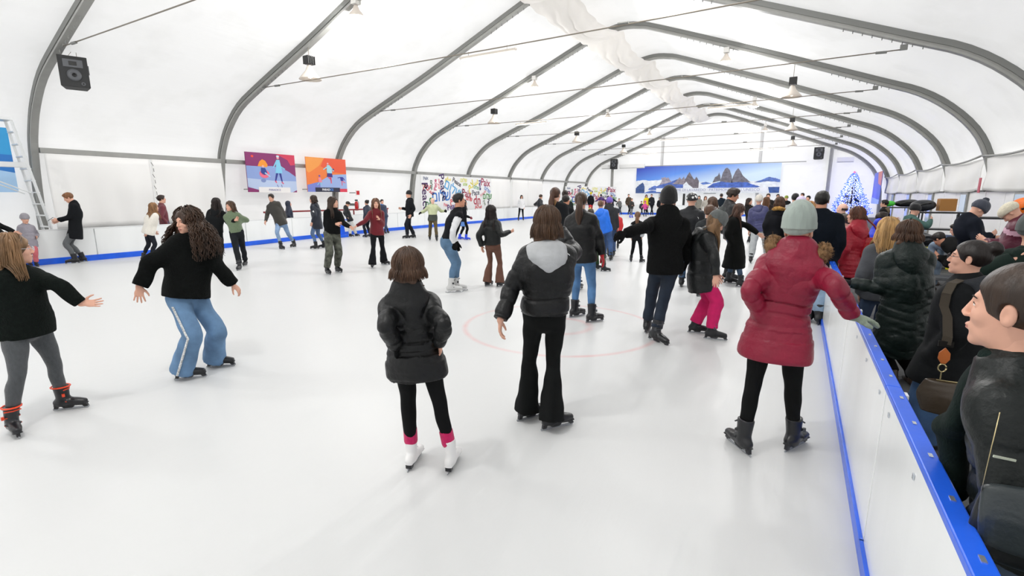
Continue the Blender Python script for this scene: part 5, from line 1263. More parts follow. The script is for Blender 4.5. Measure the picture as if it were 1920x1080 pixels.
P('A15', 'person in a black parka with a tan fur hood, seen from behind', None, (1463,370), dist=12.5, face=5, w=1.1, jk=('cotton','#15161b'), jlen='thigh', jth=.045, hood=True, furc='#a67d3e', hair=('#4e3524','half'), tr=('denim','#7f9ab8'), fit='straight')
P('A16', 'person in a dark green jacket and lilac knit hat', None, (1502,372), dist=12.2, face=-10, jk=(N_,'#2d4a32'), jth=.045, jlen='hip', hood=True, hat=('beanie','#cabddb'), hair=('#333','none'))
P('A16b', 'person in a light grey hooded jacket with black hair, deep in the crowd', None, (1492,363), dist=15.5, face=10, men=True, jk=('cotton','#a5a9ab'), jth=.04, hood=True, hair=('#17181a','short'))
P('A17', 'woman with long blond hair beside the tall man in the navy coat', None, (1519,379), dist=9.6, face=20, jk=('cotton','#d9d5cf'), jth=.03, hair=('#b98b57','long'))
P('A18', 'tall man in a black navy coat standing by the boards, back to us', ((1517,603),(1533,607)), (1543,359), face=0, men=True, w=1.05, jk=('wool','#0a111a'), jlen='thigh', jth=.05, collar=.03, tr=('denim','#8ba3bc'), fit='straight', hair=('#15110f','short'), skin='b')
# ---- left and middle skaters
P('C1', 'person in a black jacket at the left edge bending towards the small child', ((-14,514),(-2,511)), (-12,385), face=95, hpitch=20, men=True, jk=('cotton','#111214'), jth=.04, wrL=(38,440), wrR=(20,450), hair=('#222222','short'))
P('C2', 'small child in a grey padded coat, pink trousers and knitted horn hat', ((69,500),(57,500)), (46,403), face=165, jk=(N_,'#8b8790'), quilt=(.09,0.0041), jlen='thigh', jth=.035, tr=('cotton','#c2646b'), fit='straight', hat=('beanie','#8f8c92'), hair=('#7a5a40','none'), hpitch=10, wrL=(69,444), sk='rental')
P('C3', 'person with short brown hair and a black coat looking at a phone', ((142,494),(156,491)), (121,363), face=-85, hpitch=30, jk=('wool','#15171a'), jlen='thigh', jth=.03, tr=('knit','#5d6062'), fit='slim', hair=('#7d5232','short'), wrL=(108,412,.05), wrR=(110,414,-.08), toes=(-85,-85), pel=(142,430))
P('C4', 'woman in a fluffy white coat with long light brown hair', ((270,489),(284,489)), (288,381), face=70, jk=('plush','#e9e4da'), jlen='hip', jth=.045, hair=('#8b6644','long'), wrR=(261,464,.1), tr=('cotton','#20232a'))
P('C5', 'dark haired person in a maroon top behind the white fluffy coat', None, (302,366), dist=19.3, face=80, jk=('knit','#6a3038'), jth=.015, hair=('#2a1a14','short'), sk='shoe')
P('C6', 'girl with long dark hair in a black hoodie hugging the girl in green', ((399,502),(413,503)), (405,372), face=20, jk=('cotton','#131517'), jlen='waist', jth=.03, hood=True, tr=('cotton','#121315'), fit='straight', hair=('#1f1512','long'), wrR=(441,413,.05), elR=(428,418,.05), wrL=(395,436))
P('C7', 'girl in a sage green hoodie leaning on the girl in black', ((461,498),(450,506)), (430,378), face=200, hface=225, jk=('knit','#69795f'), jlen='waist', jth=.028, tr=('cotton','#1d2024'), fit='straight', hair=('#4a3423','bob'), wrR=(443,413,.1), wrL=(446,416), pel=(444,437))
P('C8', 'man in a grey brown hoodie leaning forward as he skates', ((552,463),(527,467)), (507,364), H=1.86, face=205, hpitch=12, men=True, jk=('knit','#3b3935'), jlen='hip', jth=.03, hood=True, tr=('denim','#7b95b6'), fit='slim', hair=('#2b221c','short'), wrR=(498,415,.05), wrL=(540,421,-.1), pel=(527,418), toes=(215,150), skin='a')
P('C9', 'child in a dark hooded jacket behind the left boards', None, (541,377), dist=22.3, H=1.5, face=80, jk=(N_,'#20283a'), jth=.04, hood_up=True, hair=('#222222','none'), sk='shoe')
P('C10', 'woman with dark hair in a navy parka walking left past the posters', ((593,467),(608,465)), (586,367), face=-70, hface=-80, jk=(N_,'#1d222e'), jlen='thigh', jth=.035, hood=True, tr=('denim','#50678a'), fit='slim', hair=('#33241d','half'), arms='down')
P('C11', 'girl in a black sweater and camouflage trousers holding hands', ((633,510),(614,514)), (625,370), face=158, hface=120, jk=('plush','#0e0f10'), jlen='waist', jth=.03, tr=('camo','#4b4d44'), fit='baggy', hair=('#3a2a20','long'), wrL=(657,426,.02), elL=(644,418), wrR=(630,420,.12), toes=(150,160))
P('C12', 'girl in a dark red sweater with long brown hair holding hands', ((720,496),(699,502)), (704,373), face=172, jk=('knit','#6a1722'), jlen='hip', jth=.022, tr=('cotton','#15161a'), fit='flare', hair=('#6a4a36','long'), wrR=(668,424,.02), elR=(684,415), wrL=(711,411,.14), toes=(130,185))
P('C13', 'child in a black padded jacket bending over by the left boards', ((657,444),(668,443)), (655,379), H=1.42, face=80, hpitch=40, jk=(N_,'#1c1f22'), jth=.04, quilt=(.1,0.0041), tr=('cotton','#cfcfcb'), fit='baggy', hair=('#2a211c','short'), pel=(656,412))
P('C14', 'child in a navy jacket with a small top knot by the left boards', ((686,445),(694,444)), (687,375), face=-45, jk=(N_,'#222a3c'), jth=.035, tr=('cotton','#1a1d25'), fit='straight', hair=('#1d1612','bun'))
P('C15', 'dark haired child partly hidden behind the girl in dark red', ((722,438),(727,437)), (716,374), face=160, jk=(N_,'#23304a'), jth=.03, hair=('#1d1612','short'), scarf='#2b7fd0')
P('C16', 'man in black with a black knit hat skating by the word banner', ((764,447),(776,446)), (766,359), face=-110, men=True, jk=('cotton','#16181c'), jlen='hip', jth=.03, hood=True, tr=('cotton','#1d1f26'), fit='straight', hat=('beanie','#121316'), hair=('#222222','none'), arms=('down','front'))
P('C17', 'white haired man in a pale green and dark jacket, arms spread wide', ((819,452),(806,450)), (811,371), face=178, men=True, jk=(N_,'#b9c09a'), jzone=('#363c35',-.3,.30), jlen='hip', jth=.04, tr=('cotton','#54482f'), fit='straight', hair=('#d8d4cc','bald'), wrR=(789,399,.02), wrL=(834,396,.02), gl=('#151515','#151515'), skin='c')
P('C18', 'young man in a black top with white sleeves, jeans and black gloves', ((846,548),(855,545)), (861,363), face=72, hface=85, men=True, jk=('knit','#15161a'), sleeve2=('cotton','#dddee0'), jlen='waist', jth=.012, tr=('denim','#54728f'), fit='slim', sk='hockey', hair=('#15110e','short'), gl=('#121212','#121212'), wrR=(851,455,.12), wrL=(856,455,-.05), pel=(838,455), skin='b', toes=(88,88), handR=dict(d=(.1,-1,0), c=.5), handL=dict(d=(.1,-1,0), c=.5))
P('C19', 'girl in a black jacket and blue skates behind the young man in jeans', ((862,449),(874,450)), (871,375), face=80, jk=('cotton','#14161a'), jlen='hip', jth=.03, tr=('cotton','#111316'), fit='slim', sk='blue', hair=('#1d1512','long'), skirt='#5d86c8', gl=('#7a2030','#7a2030'), wrR=(881,408,.05))
P('C20', 'girl with long dark hair, black hooded jacket and brown trousers', ((914,536),(937,537)), (921,386), face=20, jk=(N_,'#151716'), jlen='waist', jth=.035, hood=True, tr=('cotton','#654538'), fit='flare', hair=('#211714','long'), wrR=(957,434,-.05), elR=(940,440), wrL=(903,462), toes=(35,50), handR=dict(c=1.0))
P('C21', 'skater in a white top and black leggings by the far left boards', ((981,413),(972,414)), (978,366), face=170, jk=('cotton','#e6e6e8'), jlen='hip', jth=.02, tr=('cotton','#14161a'), fit='slim', hair=('#1a1310','bob'))
P('C22', 'dark dressed skater leaning with arms out, left of the tied brown hair', None, (1015,365), dist=28, face=60, hpitch=15, jk=(N_,'#15181e'), jth=.04, hair=('#3a2a20','short'), arms='out')
P('C23', 'young man in a black jacket with a white stripe, between the ponytails', None, (1062,366), dist=12.3, face=40, men=True, jk=('cotton','#0e0f12'), jth=.03, scarf=None, collar=.03, hair=('#17120f','crew'), skin='b', tr=('cotton','#14161a'))
P('C23b', 'person with dark gathered hair and a dark green jacket, farther behind', None, (1060,357), dist=14.5, face=10, jk=('cotton','#1c2423'), jth=.04, hair=('#2b211b','bun'))
P('C24', 'boy in a bright blue jacket with short brown hair', ((1133,486),(1145,489)), (1127,376), face=15, jk=(N_,'#1f6fe0'), jlen='hip', jth=.035, hood=True, tr=('denim','#35527f'), fit='straight', hair=('#6b4d37','crew'), wrR=(1147,436), arms='down')
P('C25', 'person in a charcoal hooded jacket and violet knit hat, seen from behind', ((1141,481),(1150,481)), (1143,372), face=5, men=True, jk=('cotton','#2b2c2f'), jlen='hip', jth=.035, hood=1.3, tr=('denim','#30466a'), fit='straight', hat=('beanie','#6d55ad'), hair=('#333','none'), wrR=(1160,436), arms='down')
P('C26', 'child in a red jacket and navy hat, holding the hand of the man in black', ((1150,467),(1158,467)), (1158,393), face=0, jk=(N_,'#c42a2e'), jlen='hip', jth=.035, tr=('cotton','#17181c'), hat=('beanie','#161b2c'), hair=('#333','none'))
P('C27', 'skater in dark green mostly hidden behind the woman with the ponytail', ((1119,505),(1132,509)), (1108,392), face=10, jk=('cotton','#1e3324'), jth=.03, tr=('cotton','#23401f'), fit='straight', hair=('#2a1d14','short'), gl=('#b3242c','#b3242c'), toes=(60,88))
P('C28', 'girl in black leggings with a low brown ponytail skating away', ((1183,491),(1202,492)), (1196,397), face=5, jk=('cotton','#131416'), jlen='waist', jth=.02, tr=('cotton','#121316'), fit='slim', hair=('#6b4a33','pony'), wrR=(1204,444,.05), sleeve2=('cotton','#b9bcc0'), toes=(-10,40))
# ---- the far end of the ice
FAR = [('skater in a dark hoodie and yellow hat at the far left corner', (1108,361), (1107,403), 0, 'cotton', '#15171c', '#b21f2a', ('beanie','#d6c61a'), 'none', '#222222', 'down'),
 ('small child in a yellow jacket beyond the ponytail', (1107,385), (1107,412), 20, N_, '#e3cf17', '#1a1a20', ('beanie','#c01f24'), 'none', '#222222', 'down'),
 ('skater in a purple jacket with arms spread at the far end', (1127,364), (1127,402), 0, N_, '#46286c', '#15161a', None, 'short', '#17120f', 'out'),
 ('woman with long black hair beside the far couple', (1140,367), (1141,405), -20, 'cotton', '#181a20', '#15161a', None, 'long', '#120e0c', 'down'),
 ('man in an open dark jacket and white shirt with arms spread, far end', (1147,366), (1147,404), 180, 'cotton', '#191f2b', '#20242c', None, 'short', '#2a201a', 'out'),
 ('boy in a grey hoodie with hands on his hips at the far end', (1161,372), (1163,400), 170, 'cotton', '#6b6d6c', '#2a2d33', None, 'short', '#1a1512', 'hips'),
 ('person in an open brown coat standing at the far boards', (1179,364), (1180,400), 175, 'cotton', '#4a3d30', '#1d1c1b', None, 'short', '#2a201a', 'down'),
 ('skater in a dark jacket and bright blue skates at the far end', (1185,372), (1183,408), 150, N_, '#2b2a26', '#6f7276', None, 'short', '#6a4b33', 'front'),
 ('small child in a navy jacket left of the pink child', (1203,377), (1203,403), 160, N_, '#1b2233', '#15161a', None, 'short', '#17120f', 'down'),
 ('small child in a bright pink coat at the far end', (1210,377), (1209,406), 20, N_, '#d44a93', '#1a1a20', ('beanie','#c63f86'), 'none', '#222222', 'wide'),
 ('woman with long black hair in a yellow top behind the pink child', (1212,365), (1213,401), 180, 'knit', '#e0c81c', '#1a1a20', None, 'long', '#120e0c', 'down'),
 ('person in a long black coat right of the yellow top', (1222,364), (1222,402), 180, 'cotton', '#22242a', '#1a1a20', None, 'short', '#17120f', 'down'),
 ('dark haired person at the far boards just left of the man in black', (1237,370), (1237,403), 180, 'cotton', '#17181c', '#1a1a20', None, 'short', '#17120f', 'down'),
 ('person in a grey coat just right of the spotted helmet', (1311,367), (1311,412), 180, 'cotton', '#7c7a72', '#1a1a20', None, 'long', '#2a1d16', 'down'),
 ('brown haired woman far behind, right of the grey coat', (1323,368), (1325,418), 170, 'cotton', '#aaa59d', '#1a1a20', None, 'half', '#5a4030', 'down'),
 ('man in a dark navy jacket far behind the curly haired man', (1353,363), (1355,425), 0, 'cotton', '#18222c', '#1a1a20', None, 'short', '#2a1d16', 'down'),
 ('brown haired woman with a phone, left of the indigo jacket', (1406,372), (1406,455), 120, 'cotton', '#1e1c1c', '#1a1a20', None, 'half', '#33221a', 'phone'),
 ('brown haired skater whose head shows above the fur hood', (1441,363), (1441,440), 180, 'cotton', '#23201e', '#1a1a20', None, 'short', '#3a261a', 'down'),
 ('woman with wavy brown hair right of the indigo jacket', (1438,370), (1441,465), 10, 'cotton', '#2a2320', '#1a1a20', None, 'half', '#6b4830', 'down'),
 ('dark haired man in the far crowd, left of the green cap', (1459,364), (1459,425), 170, 'cotton', '#3a3f48', '#1a1a20', None, 'short', '#2a1d16', 'down'),
 ('person in a yellow green cap in the far crowd', (1475,368), (1475,428), 170, 'cotton', '#1b1d1c', '#1a1a20', ('beanie','#8c9a3a'), 'none', '#222222', 'down'),
 ('dark haired woman in the far crowd above the lilac hat', (1505,362), (1505,430), 200, 'cotton', '#33262a', '#1a1a20', None, 'short', '#33211a', 'down'),
 ('man with black hair and dark beard in the far crowd by the navy coat', (1516,367), (1516,445), 200, 'cotton', '#1c1c20', '#1a1a20', None, 'short', '#17120f', 'down'),
 ('dark haired skater in the far crowd left of the curly haired man', (1366,368), (1368,430), 190, 'cotton', '#3b3232', '#1a1a20', None, 'short', '#1f1714', 'down')]
for (lab, tp, ft, fc, kd, jc, tc_, hat_, hs_, hc_, ar) in FAR:
    P(lab[:12] + str(tp), lab, ((ft[0] - 2, ft[1]), (ft[0] + 2, ft[1])), tp, face=fc, jk=(kd, jc), jth=.035, tr=('cotton', tc_), hat=hat_, hair=(hc_, hs_), arms=ar, sk='blue' if 'bright blue skates' in lab else 'rental', furc=None)
# ---- spectators behind the right boards
P('B1', 'woman in a shiny red padded coat with a beige scarf, watching the ice', None, (1606,389), dist=9.0, face=-50, hface=-75, jk=(N_,'#a51a2e'), quilt=(.05,0.0041), jlen='thigh', jth=.03, hood=1.3, scarf='#b8aa8e', tr=('cotton','#0d0d10'), fit='slim', sk='shoe', hair=('#5a3524','bob'), arms=('down','down'))
P('B2', 'bald man in an olive jacket behind the red padded coat', None, (1580,381), dist=12.6, face=-80, men=True, jk=('cotton','#3a3d30'), jth=.035, scarf='#1c1d1f', hair=('#3a2a22','bald'), sk='shoe', skin='c')
P('B2b', 'child in a bright blue jacket hidden between the navy coat and the red coat', None, (1588,402), dist=10.4, face=-60, jk=(N_,'#2246d6'), jth=.04, hair=('#3a2a22','short'), sk='shoe')
P('B3', 'child in a blue jacket lifting both arms to the face', None, (1656,398), dist=11.5, face=60, jk=(N_,'#2c3fd0'), jlen='hip', jth=.035, hair=('#241a16','short'), wrL=(1672,412), wrR=(1668,418,.1), sk='shoe')
P('B4', 'man in a black jacket with a tan hood by the blue jacket', None, (1659,375), dist=20, face=-80, men=True, jk=('cotton','#1b191a'), jth=.04, hood=True, hoodc='#6e6250', hair=('#17120f','short'), sk='shoe')
P('B5', 'person in a teal hooded jacket reaching towards the shelf with the box', None, (1720,386), dist=15, face=60, hpitch=15, jk=('cotton','#41605a'), jth=.04, hood=1.1, hat=('beanie','#141517'), hair=('#222222','none'), wrR=(1745,412), sk='shoe')
P('B6a', 'woman with straight blond hair and a grey scarf at the boards', None, (1668,410), dist=6.5, face=-20, hface=-10, jk=('cotton','#4b4d52'), jlen='hip', jth=.035, scarf='#8f9092', hair=('#b8925f','half'), sk='shoe')
P('B6b', 'woman with brown hair in a green black quilted coat leaning on the boards', ((1672,715),(1712,722)), (1706,415), face=-25, hface=-15, w=1.2, jk=(N_,'#0f1c19'), quilt=(.085,0.0068,-.35), jlen='thigh', jth=.045, hood=1.3, tr=('cotton','#101012'), fit='straight', sk='shoe', hair=('#4a3120','bob'), wrL=(1592,530,.0), elL=(1632,600,.3), wrR=(1650,610,-.3), pel=(1692,620), gl=('#1c1c1e','#1c1c1e'), handL=dict(d=(-1,.2,-.3), p=(0,-1,0), c=.3))
P('B7', 'woman with glasses and a dark hair bun carrying a shoulder bag', None, (1826,452), dist=4.35, hs=.95, face=-70, hface=-85, hpitch=-4, w=1.1, jk=('cotton','#121416'), jlen='thigh', jth=.05, jflare=.04, hood=1.15, hoodc='#24272c', tr=('denim','#3d5a80'), fit='straight', sk='dark', hair=('#1c1411','bun'), glasses='#22222a', arms=('down','down'))
P('B8', 'woman in profile at the right edge, black padded jacket and knitted scarf', None, (1924,497), dist=1.95, hs=1.1, face=-80, hface=-80, hpitch=0, w=.95, jk=(N_,'#0e1413'), quilt=(.12,0.0068), jlen='hip', jth=.035, collar=.03, scarf='#11201d', tr=('denim','#4d5d70'), fit='straight', sk='dark', hair=('#33251b','bun'), arms='down', lod=0, off=(.2,0), kneeb=0)
P('B9', 'person in a dark green coat at the right edge, hand behind the back', None, (1948,408), dist=5.4, face=30, w=1.25, jk=('cotton','#16241f'), jlen='thigh', jth=.06, hood=1.2, hat=('beanie','#4c5250'), hair=('#33261e','none'), wrL=(1905,488,.15), men=True, sk='dark')
P('B10', 'man in a navy jacket and striped pompom hat bending over the bench', None, (1848,384), dist=10.8, H=1.78, face=60, hpitch=45, jk=('cotton','#121722'), jth=.045, jlen='hip', hat=('pompom','#3f434f'), hair=('#222222','none'), pel=(1825,470), wrR=(1858,440,.1), wrL=(1868,445), tr=('denim','#38475c'), sk='shoe')
P('B11', 'person in a maroon jacket and cream fur hat bending to the left', None, (1878,390), dist=9.2, H=1.74, face=-80, hpitch=55, jk=(N_,'#571b30'), jth=.045, jlen='hip', jzone=('#c99fb0',.42,.62), hat=('widehat','#e0d8c2'), hair=('#222222','none'), pel=(1905,455), wrL=(1848,450), wrR=(1850,455,.1), sk='shoe')
P('B12', 'seated person in black and jeans bending down to lace skates', None, (1752,440), dist=12, H=1.7, face=-60, hpitch=50, jk=('cotton','#151515'), jth=.035, hair=('#1a1310','short'), sit=True, pel=(1802,466), wrL=(1760,480), wrR=(1757,484,.1), tr=('denim','#7f90a3'), fit='straight', sk='shoe', skin='b')
P('B13', 'seated person in an olive green jacket behind the one lacing skates', None, (1790,420), dist=13.2, H=1.7, face=-100, hpitch=20, jk=(N_,'#4a5130'), jth=.045, hood=True, hair=('#2a211b','short'), sit=True, pel=(1815,452), arms='front', sk='shoe')
# ================================================================== THINGS AROUND THE PEOPLE
def off(v, o): return Vector([float(a) for a in (np.array(v) - np.array(o))])
# --- braid trim down the outer seam of the flared jeans
p = PL['A2']; org = p['org']; lfv = -p['lf']
mb = MB(); pts = []
for t in np.linspace(0.06, 1, 22):
    if t < .5: c = p['hiR'] + (p['knR'] - p['hiR']) * (t / .5); r = .112 - .02 * (t / .5)
    else: c = p['knR'] + (p['anR'] - np.array([0, 0, .05]) - p['knR']) * ((t - .5) / .5); r = .092 + .024 * ((t - .5) / .5)
    pts.append(c + lfv * r * p['s'] * (1.08 if t < .5 else 1.0) + p['fw'] * .055 - lfv * .012 - org)
for a_, b_ in zip(pts, pts[1:]):
    d = Vector(b_ - a_); w_ = Vector(p['fw']) * .010; n_ = Vector(lfv) * .006
    mb.add([Vector(a_) - w_ - n_, Vector(a_) + w_ - n_, Vector(b_) + w_ - n_, Vector(b_) - w_ - n_, Vector(a_) - w_ + n_, Vector(a_) + w_ + n_, Vector(b_) + w_ + n_, Vector(b_) - w_ + n_], [(0, 1, 2, 3), (4, 7, 6, 5), (0, 4, 5, 1), (1, 5, 6, 2), (2, 6, 7, 3), (3, 7, 4, 0)])
mb.build('side_trim', mat('woven_trim', '#cfd0cf', .7, .5, 60, var=.5, vscale=70), p['trousers'])
# small white chest or shoulder emblems
def emblem(p, pos, nrm_, up_, w, h, c='#f2f2f2'):
    n_ = Vector(nrm(nrm_)); u_ = Vector(nrm(up_)); s_ = u_.cross(n_).normalized(); o = Vector([float(x) for x in (pos - p['org'])])
    mb = MB(); mb.prism([(-w / 2, -h / 2), (w / 2, -h / 2), (w / 2, h * .1), (w * .2, h / 2), (-w * .2, h * .45), (-w / 2, h * .05)], o, s_, u_, n_, .004); mb.build('emblem', mat('emblem_white', c, .5), p['jacket'])
p = PL['A4']; emblem(p, p['shR'] - p['fws'] * (.052 * p['s'] + .034) + p['sp'] * .028, -p['fws'] + p['sp'] * .55, p['sp'], .05, .03)
p = PL['A12']; emblem(p, p['shR'] + p['lfs'] * .05 - p['fws'] * (.085 + .045) - p['sp'] * .06, -p['fws'], p['sp'], .07, .045)
p = PL['C10']; emblem(p, p['shL'] * .5 + p['eL'] * .5 - ray(590, 400) * .0 + np.array([.05, -.06, 0]), np.array([.3, -1, 0]), [0, 0, 1], .06, .07)

# --- phone of the person in the black coat
p = PL['C3']; c = (p['wL'] + p['wR']) / 2 + p['fw'] * .15 + np.array([0, 0, .03])
e = empty('phone', c, 'dark phone held by the person in the black coat at the left boards', 'phone'); R_ = Matrix.Rotation(math.atan2(p['fw'][1], p['fw'][0]), 3, 'Z') @ Matrix.Rotation(-.9, 3, 'Y')
MB().box((0, 0, 0), (.009, .075, .15), M=R_).build('case', M_BLACKP, e, bevel=.003); MB().box(R_ @ Vector((-.0055, 0, 0)), (.002, .066, .138), M=R_).build('screen', mat('phone_screen', '#9fb6d2', .1), e)

# --- aluminium step ladder behind the left boards
lx, ly = -18.3, 4.78
e = empty('step_ladder', (lx, ly, 0), 'tall aluminium step ladder standing at the left edge behind the boards', 'ladder')
M_AL = mat('ladder_aluminium', '#dfe1e2', .35, metal=.25)
TOPz = 3.78; yt = -.02
def rail(y0, y1, x0, x1, name='rail', z0=0, z1=TOPz, w=.035): MB().tube([(x0, y0, z0), (x1, y1, z1)], w, 4).build(name, M_AL, e)
for sx in (-.3, .3):
    rail(.62, .10, sx * 1.2, sx * .7); rail(-.75, -.30, sx * 1.25, sx * .7)
MB().box((0, -.10, TOPz), (.5, .46, .07)).build('top_platform', M_AL, e, bevel=.01)
for k in range(1, 12):
    t = k / 12; y = .62 + (.10 - .62) * t
    MB().box((0, y, TOPz * t), (.6 * (1.2 - .5 * t), .09, .03)).build('step', M_AL, e)
for z in (1.0, 2.45, 3.3):
    t = z / TOPz; y = -.75 + .45 * t; MB().tube([(-.33, y, z), (.33, y, z)], .02, 5).build('brace', M_AL, e)
t = 2.6 / TOPz
MB().box((0, -.35, 2.62), (.10, 1.35, .14)).build('platform_board', M_AL, e, bevel=.01)
for sx in (-.3, .3): MB().tube([(sx, -1.0, 2.5), (sx, .25, 1.85)], .016, 5).build('stay', M_AL, e)

# --- bench rail behind the left boards (dark red) and bench
e = empty('handrail', (-19.2, 12.4, 0), 'dark red handrail behind the left boards under the posters', 'handrail')
MB().box((0, 3.6, 1.12), (.06, 7.2, .07)).build('rail', mat('red_rail', '#8e2f33', .4), e, bevel=.01)
for y in (.1, 2.4, 4.8, 7.1): MB().box((0, y, .55), (.05, .05, 1.1)).build('post', mat('red_rail', '#8e2f33', .4), e)
e = empty('fire_extinguisher', (-19.75, 17.9, 1.05), 'red fire extinguisher on the wall right of the orange poster arch', 'fire extinguisher')
MB().lathe([(0, 0), (.08, 0), (.09, .03), (.09, .38), (.06, .45), (.025, .47), (0, .47)], (0, 0, 0), 14).build('cylinder', mat('extinguisher_red', '#c41d22', .3), e, smooth=True)
MB().box((0, 0, .52), (.06, .14, .07)).build('valve', M_BLACKP, e); MB().tube([(0, .05, .5), (.02, .14, .42), (.02, .12, .12)], .012, 6).build('hose', M_BLACKP, e)
MB().box((-.36, 0, .3), (.66, .1, .12)).build('bracket', M_FRAME_D, e)
e = empty('wall_sign', (-19.66, 17.95, 1.95), 'small red and white fire sign above the extinguisher', 'sign'); MB().box((0, 0, 0), (.02, .28, .28)).build('plate', M_WHITE, e); MB().box((.012, 0, 0), (.004, .2, .2)).build('symbol', mat('extinguisher_red', '#c41d22', .3), e)
MB().box((-.3, 0, 0), (.6, .04, .04)).build('bracket', M_FRAME_D, e)
o = MB().box((0, 0, 0), (.02, .22, .5)).build('wall_sign', mat('red_notice', '#c23a46', .4)); o.location = (5.28, 22.75, 2.15); tag(o, 'narrow red and white notice on the right wall arch beside the orange bag', 'sign')
# blue seat hung on the left boards by the children
e = empty('skating_aid', (-17.5, 14.9, 0), 'blue plastic skating aid beside the children at the left boards', 'skating aid')
mb = MB(); mb.prism([(-.25, .0), (.25, 0), (.22, .12), (-.2, .12)], (0, -.2, 0), (0, 1, 0), (0, 0, 1), (1, 0, 0), .42); mb.build('runner', M_BLUE, e, bevel=.02)
mb = MB(); mb.prism([(-.18, .1), (.18, .1), (.12, .62), (-.10, .62)], (.1, -.2, 0), (0, 1, 0), (0, 0, 1), (1, 0, 0), .2); mb.build('body', M_BLUE, e, bevel=.03)
MB().tube([(.05, -.45, .75), (.2, -.2, .8), (.35, .05, .75)], .02, 8).build('handle', M_BLUE, e, smooth=True)
MB().box((.2, -.2, .67), (.04, .04, .2)).build('handle_post', M_BLUE, e)

# --- lit christmas tree
TX, TY = 3.55, 47.6
e = empty('christmas_tree', (TX, TY, 0), 'christmas tree covered in white and blue lights at the far right corner', 'christmas tree')
MB().tube([(0, 0, 0), (0, 0, 3.3)], [.09, .02], 8).build('trunk', mat('bark', '#4a3626', .9), e)
MB().lathe([(0, 0), (.3, 0), (.32, .3), (.28, .32), (0, .32)], (0, 0, 0), 14).build('pot', mat('tree_pot', '#2b3a8a', .5), e)
rs = np.random.RandomState(2); mbb = MB(); tips = []
for k in range(800):
    z = .35 + 3.15 * (rs.uniform() ** 1.15); R_ = 1.42 * (1 - (z - .3) / 3.35) ** .9 + .05; ph = rs.uniform(0, 6.283); ln = R_ * rs.uniform(.75, 1.08)
    d = np.array([math.cos(ph), math.sin(ph), 0]); sag = -.16 * ln
    pts = [np.array([0, 0, z + .18 * ln]) + d * ln * .25, np.array([0, 0, z + .06 * ln]) + d * ln * .65, np.array([0, 0, z + sag * .3]) + d * ln]
    for j in range(2):
        a0, a1 = pts[j], pts[j + 1]; side = np.array([-d[1], d[0], 0])
        for q_ in range(3):
            c0 = a0 + (a1 - a0) * (q_ + .5) / 3; w_ = .09 * (1.2 - j * .4)
            mbb.add([c0, c0 + side * w_ + d * .08 - np.array([0, 0, .03]), c0 + d * .05, c0 - side * w_ + d * .08 - np.array([0, 0, .03])], [(0, 1, 2), (0, 2, 3)])
        mbb.tube([a0, a1], .012, 3, cap=False)
    tips += [pts[2], (pts[1] + pts[2]) / 2, pts[1] + side * .05, pts[2] + np.array([0, 0, .05])]
o = mbb.build('foliage', mat('fir_needles', '#21405e', .8, var=.35, vscale=6), e)
mw = MB(); mbl = MB()
for k, t_ in enumerate(tips):
    if k % 4 == 3: mbl.box(t_, (.065, .065, .065))
    elif k % 3 != 1 or t_[2] > 2: mw.tube([t_ - np.array([.03, 0, 0]), t_ + np.array([.03, 0, .02])], .024, 5)
o = mw.build('fairy_lights', mat('fairy_white', '#cdd8ff', .4, emit=2.2), e); o['kind'] = 'stuff'
o = mbl.build('fairy_lights', mat('fairy_blue', '#2c48ff', .4, emit=3.0), e); o['kind'] = 'stuff'
mb = MB(); mb.prism([(math.cos(math.pi / 2 + k * math.pi / 5) * (.13 if k % 2 == 0 else .055), math.sin(math.pi / 2 + k * math.pi / 5) * (.13 if k % 2 == 0 else .055)) for k in range(10)], (0, -.02, 3.62), (1, 0, 0), (0, 0, 1), (0, 1, 0), .04); mb.build('star', mat('tree_star', '#d06a8a', .4, emit=.6), e)

# --- red shoulder bag of the woman in red
p = PL['B1']; c = plane_pt(p['g0'], 1638, 462, .0)
e = empty('tote_bag', c, 'red bag hanging beside the woman in the red padded coat', 'bag')
rv = np.array([p['lf'][0], p['lf'][1], 0])
f = Field(); f.tube([np.array([0, 0, -.17]), np.array([0, 0, 0.0]), np.array([0, 0, .13])], [.17, .16, .09], [.05, .055, .03], np.array([1, .2, 0]), k=0, flat0=True, flat1=True, fold=(14, .01))
V_, Q_ = f.mesh(.012); link_mesh('bag_body', np_mesh('bag_body', V_, Q_), cloth('nylon', '#a81b20'), e)
MB().tube([(-.07, 0, .12), (-.12, 0, .3), (-.16, 0, .42)], .012, 6).build('strap', cloth('leather', '#7a1216'), e, smooth=True); MB().tube([(.07, 0, .12), (-.02, 0, .3), (-.14, 0, .42)], .012, 6).build('strap', cloth('leather', '#7a1216'), e, smooth=True)

